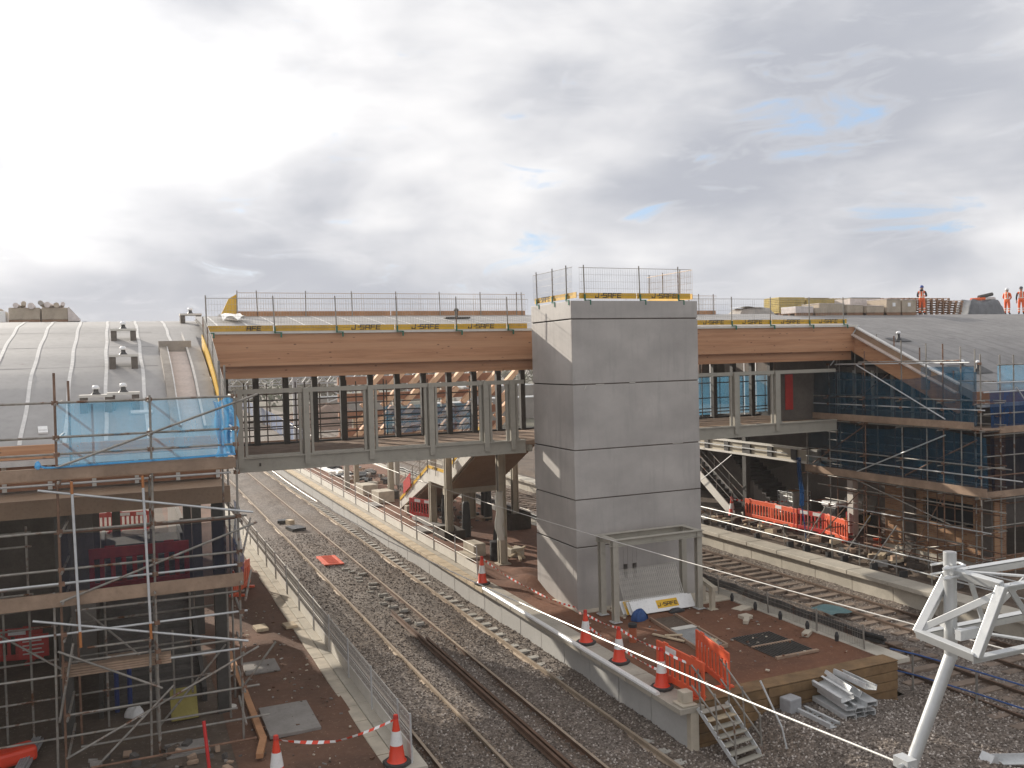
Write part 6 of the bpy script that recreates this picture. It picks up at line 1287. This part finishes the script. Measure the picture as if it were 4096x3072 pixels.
for x in (30.2, 31.6):
    for y in (31.55, 32.62): m = M(); m.tube((x, y, 1.12), (x, y + .2, 1.12), .37, 20); w_ = put('wheel', m, 'cone_rubber', t, smooth='auto'); m = M(); m.tube((x, y - .01, 1.12), (x, y + .21, 1.12), .18, 14); put('hub', m, 'yellow', w_)

# ------------------------------------------------------------------ things on and under the left scaffold
for i in range(4): m = M(); m.bar((-1.3, 20.2 + .02 * i, 2.80 + i * .045), (.78, 20.15 + .02 * i, 2.81 + i * .045), .225, .038); one('scaffold_board', m, 'board', 'board in the stack slung across the lower left scaffold, layer %s from the bottom' % ('one', 'two', 'three', 'four')[i], 'scaffold board', 'boards stacked across the left scaffold')
t = thing('foam_panel', 'yellow foam panel leaning in the dark under the left scaffold', 'panel', (1.1, 21.9, .95)); m = M(); m.prism([(21.65, .95), (22.2, 1.5), (22.26, 1.46), (21.71, .91)], 'x', .8, 1.38); put('panel', m, 'foam_yellow', t)
t = thing('trestle', 'dark blue pipe legs standing on the floor under the left scaffold', 'trestle', (-.2, 22.9, .93))
for x in (-.33, -.05): m = M(); m.tube((x, 22.9, .93), (x, 22.9, 2.2), .055, 10); put('leg', m, 'blue_pipe', t, smooth='auto')
m = M(); m.box(-.5, .12, 22.7, 23.1, 2.2, 2.26); put('top', m, 'board', t)
heap(.05, 22.5, .93, .2, .16, .22, 'white_plastic', 'plastic_bag', 'small white bag at the foot of the blue pipe legs', 'bag', 5)
m = M(); m.obox((-2.25, 20.85, 1.12), (.75, .5, .3), .35); one('plastic_crate', m, 'red_plastic', 'orange red plastic crate at the bottom left frame corner', 'crate', bevel=.07)
GR = 'grey rods bundled at the bottom left'
t = thing('rod_bundle', 'bundle of thin grey rods behind the orange crate at the bottom left', 'rods', (-1.9, 21, .93))
for i in range(14): m = M(); x = -1.98 + (i % 5) * .045; z = 1.0 + (i // 5) * .045; m.tube((x, 21.7, z), (x - .25, 19.8, z), .02, 6); put('rod', m, 'grey_plastic', t)
m = M(); m.tube((1.36, 18.75, .95), (1.30, 18.95, 1.85), .035, 10); one('red_pole', m, 'tube_red', 'red pole standing in the mud at the bottom of the left scaffold', 'pole', smooth='auto')
m = M(); m.box(.6, 1.46, 19.6, 20.3, .93, .985); one('cover_slab', m, 'slab_grey', 'grey cover slab in the mud behind the red pole', 'slab', bevel=.01)
m = M(); m.box(2.68, 3.79, 19.67, 21.42, .92, 1.0); one('cover_board', m, 'slab_grey', 'large grey board covering a pit in the left platform earth', 'cover board', bevel=.01)
m = M(); m.box(2.72, 3.60, 24.0, 25.0, .92, .965); one('cover_slab', m, 'slab_grey', 'smaller grey slab set in the left platform earth farther back', 'slab', bevel=.01)
for i, (x, y, s) in enumerate(((3.65, 28.0, (.36, .55, .1)), (4.5, 27.85, (.36, .5, .09)))): m = M(); m.obox((x, y, .98), s, .1); one('paving_block', m, 'board_pale', ('pale paving piece on the left earth, farther from the fence', 'pale paving piece on the left earth, nearer the fence')[i], 'paving block', bevel=.02)
m = M(); m.bar((2.5, 28.2, 1.02), (2.52, 19.5, 1.02), .14, .10); m.bar((2.53, 19.55, 1.025), (2.33, 18.7, 1.025), .14, .10); one('timber_rail', m, 'timber_orange', 'long orange brown timber lying bent beside the left scaffold foot', 'timber')
m = M(); m.lathe([(.14, 0), (.15, .03), (.13, .04)], (2.1, 21.9, .95), 20); one('base_disc', m, 'white_board', 'round white disc on the ground at the corner column', 'disc')
t = thing('sign_board', 'dark red sign board hanging on the barrier inside the left building', 'sign', (-2.35, 26.9, 1.4)); m = M(); m.box(-2.72, -2.0, 26.9, 26.94, 1.35, 1.95); put('board', m, 'red_dull', t); m = M()
for i in range(4): m.box(-2.62, -2.12 - .05 * (i % 2), 26.892, 26.898, 1.45 + i * .11, 1.485 + i * .11)
put('faint_lines', m, 'wrap', t)

# ------------------------------------------------------------------ beyond the bridge
t = thing('building_shell', 'unfinished building frame of crossing brown and sunlit pale timbers beyond the bridge', 'timber frame', (18, 56, .5))
for z in (4.3, 5.4, 6.5, 7.55): m = M(); m.box(12.5, 23.5, 56, 56.3, z, z + .5); put('beam', m, 'timber_brown', t)
for r in range(4):
    for i in range(8):
        x = 13.2 + i * 1.35 + .35 * r; z = 4.0 + r * 1.08
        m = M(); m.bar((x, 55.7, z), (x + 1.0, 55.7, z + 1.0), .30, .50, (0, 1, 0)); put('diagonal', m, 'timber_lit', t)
for x in (13, 16.3, 19.6, 22.9): m = M(); m.box(x - .15, x + .15, 56.4, 56.7, .9, 8.2); put('column', m, 'steel_paint', t)
def lattice(t, p, q, h=.7, mt='grey_plastic', n=16):
    p = Vector(p); q = Vector(q)
    for dz in (0, h): m = M(); m.bar(p + Vector((0, 0, dz)), q + Vector((0, 0, dz)), .1, .1); put('chord', m, mt, t)
    m = M()
    for i in range(n): a = p.lerp(q, i / n); b_ = p.lerp(q, (i + .5) / n); c = p.lerp(q, (i + 1) / n); m.bar(a, b_ + Vector((0, 0, h)), .08, .05); m.bar(b_ + Vector((0, 0, h)), c, .08, .05)
    put('lattice', m, mt, t)
for Y, x0, x1, xm, z, l in ((72, 12.2, 28, 12.6, 7.4, 'lattice overhead line gantry beyond the bridge, nearest of three'), (105, 10, 32, 20.5, 6.6, 'lattice overhead line gantry beyond the bridge, middle of three'), (150, 8, 36, 16, 6.0, 'lattice overhead line gantry beyond the bridge, farthest of three')):
    t = thing('line_gantry', l, 'gantry', (xm, Y, 0), 'overhead line gantries beyond the bridge'); lattice(t, (x0, Y, z), (x1, Y, z))
    for x in (xm, x1): m = M(); m.box(x - .16, x + .16, Y - .16, Y + .16, -.3, z + 1.4); put('mast', m, 'grey_plastic', t)
    for x in (x0 + 3, x0 + 7): m = M(); m.path([(x, Y, z), (x, Y, z - 1.6), (x + 1.2, Y, z - 1.2), (x, Y, z - .4)], .05, 6); put('registration_arm', m, 'truss', t)
t = thing('site_hoarding', 'blue hoarding fence running away beyond the bridge on the right of the tracks', 'fence', (20, 130, 0))
m = M(); m.bar((17.0, 90, 1.1), (22.5, 190, 1.1), .06, 2.2); put('panel', m, 'hoarding_blue', t)
for i in range(14): f = i / 13; m = M(); m.box(17.0 + 5.5 * f - .12, 17 + 5.5 * f - .04, 90 + 100 * f, 90.1 + 100 * f, 0, 2.3); put('post', m, 'white_board', t)
for i, (x, y, w, d, h) in enumerate(((44, 120, 9, 3, 2.8), (54, 128, 12, 3, 2.8), (36, 150, 12, 4, 3.2), (62, 150, 14, 5, 4))):
    t = thing('site_cabin', 'pale site cabin far beyond the bridge, %s of four' % ('nearest', 'second', 'third', 'farthest')[i], 'cabin', (x, y, -.4), 'pale site cabins beyond the bridge')
    m = M(); m.box(x - w / 2, x + w / 2, y - d / 2, y + d / 2, -.4, h); put('wall', m, 'grey_wall', t)
    m = M(); m.box(x - w / 2 - .1, x + w / 2 + .1, y - d / 2 - .1, y + d / 2 + .1, h + .002, h + .15); put('roof', m, 'galvanised', t)
for i, (x, y, rx_, ry_, h, mt) in enumerate(((24, 95, 5, 6, 2.6, 'earth'), (33, 100, 7, 7, 3.2, 'earth'), (27, 130, 9, 9, 3.4, 'earth_dark'))):
    m = M(); m.sheet(lambda u, v: (x + rx_ * math.cos(u * 6.2832) * v * (1 + .1 * math.sin(u * 19)), y + ry_ * math.sin(u * 6.2832) * v * (1 + .1 * math.sin(u * 13)), -.5 + h * (1 - v ** 1.6) * (1 + .1 * math.sin(u * 25 + v * 9))), 40, 14); one('earth_mound', m, mt, ('brown earth mound beyond the bridge, left and nearest', 'large brown earth mound beyond the bridge at the right', 'dark earth mound beyond the bridge, farthest')[i], 'earth mound', smooth=True)
m = M(); r = random.Random(2)
for i in range(5):
    y = 200 + i * 60
m.sheet(lambda u, v: (-150 + u * 700, 330 + v * 160, -.5 + 5.5 * v + 1.5 * math.sin(u * 11) * v), 50, 10); struct('hills', m, 'field', smooth=True)
def tree_proto(name, mt, h, seed, dens=700, wide=.42):
    r = random.Random(seed); t = thing(name, 'x', 'tree', (0, 0, -900)); o = -900
    m = M(); m.tube((0, 0, o), (.1, .05, o + h * .45), h * .022, 8, h * .012)
    for i in range(7): a = r.uniform(0, 6.28); z = h * r.uniform(.25, .5); m.tube((.05, 0, o + z), (math.cos(a) * h * wide * .7, math.sin(a) * h * wide * .7, o + z + h * r.uniform(.15, .35)), h * .01, 6, h * .004)
    put('trunk', m, 'bark', t)
    m = M(); cl = [(r.gauss(0, wide * .48) * h, r.gauss(0, wide * .48) * h, h * r.uniform(.35, .92), h * r.uniform(.09, .17)) for _ in range(17)]
    for _ in range(dens):
        c = r.choice(cl); d = Vector((r.gauss(0, 1), r.gauss(0, 1), r.gauss(0, .8))).normalized() * c[3] * r.uniform(.6, 1.1); p = Vector(c[:3]) + d; p.z = max(p.z, h * .15) + o
        q = Quaternion((r.gauss(0, 1), r.gauss(0, 1), r.gauss(0, 1), r.gauss(0, 1))).normalized(); s = h * r.uniform(.018, .04)
        m.add([p + q @ Vector((a * s, b_ * s, 0)) for a, b_ in ((-1, -.5), (0, -.7), (1, -.3), (.7, .6), (-.5, .7))], [(0, 1, 2, 3, 4)])
    put('crown', m, mt, t); return t
TP = [tree_proto('autumn_tree', 'foliage_olive', 9, 1), tree_proto('bushy_tree', 'foliage_green', 8, 2, 800, .5), tree_proto('dark_tree', 'foliage', 10, 3)]
used = [False] * 3; r = random.Random(9); cnt = [0] * 3
ORD = ['first', 'second', 'third', 'fourth', 'fifth', 'sixth', 'seventh', 'eighth', 'ninth', 'tenth', 'eleventh', 'twelfth', 'thirteenth', 'fourteenth', 'fifteenth', 'sixteenth', 'seventeenth', 'eighteenth', 'nineteenth', 'twentieth', 'last but two', 'last but one', 'last']
xs = sorted([(i, r.uniform(150, 260)) for i in range(36)])
for i, y in xs:
    k_ = r.choice((0, 1, 2, 0)); cnt[k_] += 1
    ang = .02 + i * .0185 + r.uniform(-.004, .004); x = y * math.tan(ang)
    lab = ('olive brown tree', 'green bushy tree', 'dark tree')[k_] + ' seen through the bridge, %s of its kind from the left' % ORD[cnt[k_] - 1]
    if not used[k_]: o = TP[k_]; o.location = (x, y, -.5); o['label'] = lab; used[k_] = True
    else: o = dup(TP[k_], (x, y, -.5), r.uniform(0, 6), lab)
    o['group'] = 'trees beyond the bridge'; s = r.uniform(.7, 1.15); o.scale = (s * 1.3, s * 1.3, s)
for w in [o for o in bpy.data.objects if o.parent is None and 'label' in o and len(o['label'].replace(',', '').split()) > 16]: print('LONG', w.name, '|', w['label'])

# ------------------------------------------------------------------ haze volume added to lift the darks like lens glare
m = M(); m.box(-905, 905, -65, 1505, -4.2, 16.5)
hz_ = put('haze', m, 'dark_wall'); hz_['kind'] = 'stuff'; hz_['label'] = 'thin haze added over the whole station site to lift the darks'; hz_['category'] = 'haze'
hm = bpy.data.materials.new('haze'); hm.use_nodes = True; hn_ = hm.node_tree; hn_.nodes.remove(hn_.nodes['Principled BSDF'])
pv = hn_.nodes.new('ShaderNodeVolumePrincipled'); pv.inputs['Color'].default_value = (1, .97, .94, 1); pv.inputs['Density'].default_value = HAZE; pv.inputs['Anisotropy'].default_value = .55
hn_.links.new(pv.outputs[0], hn_.nodes['Material Output'].inputs['Volume']); hz_.data.materials.clear(); hz_.data.materials.append(hm)
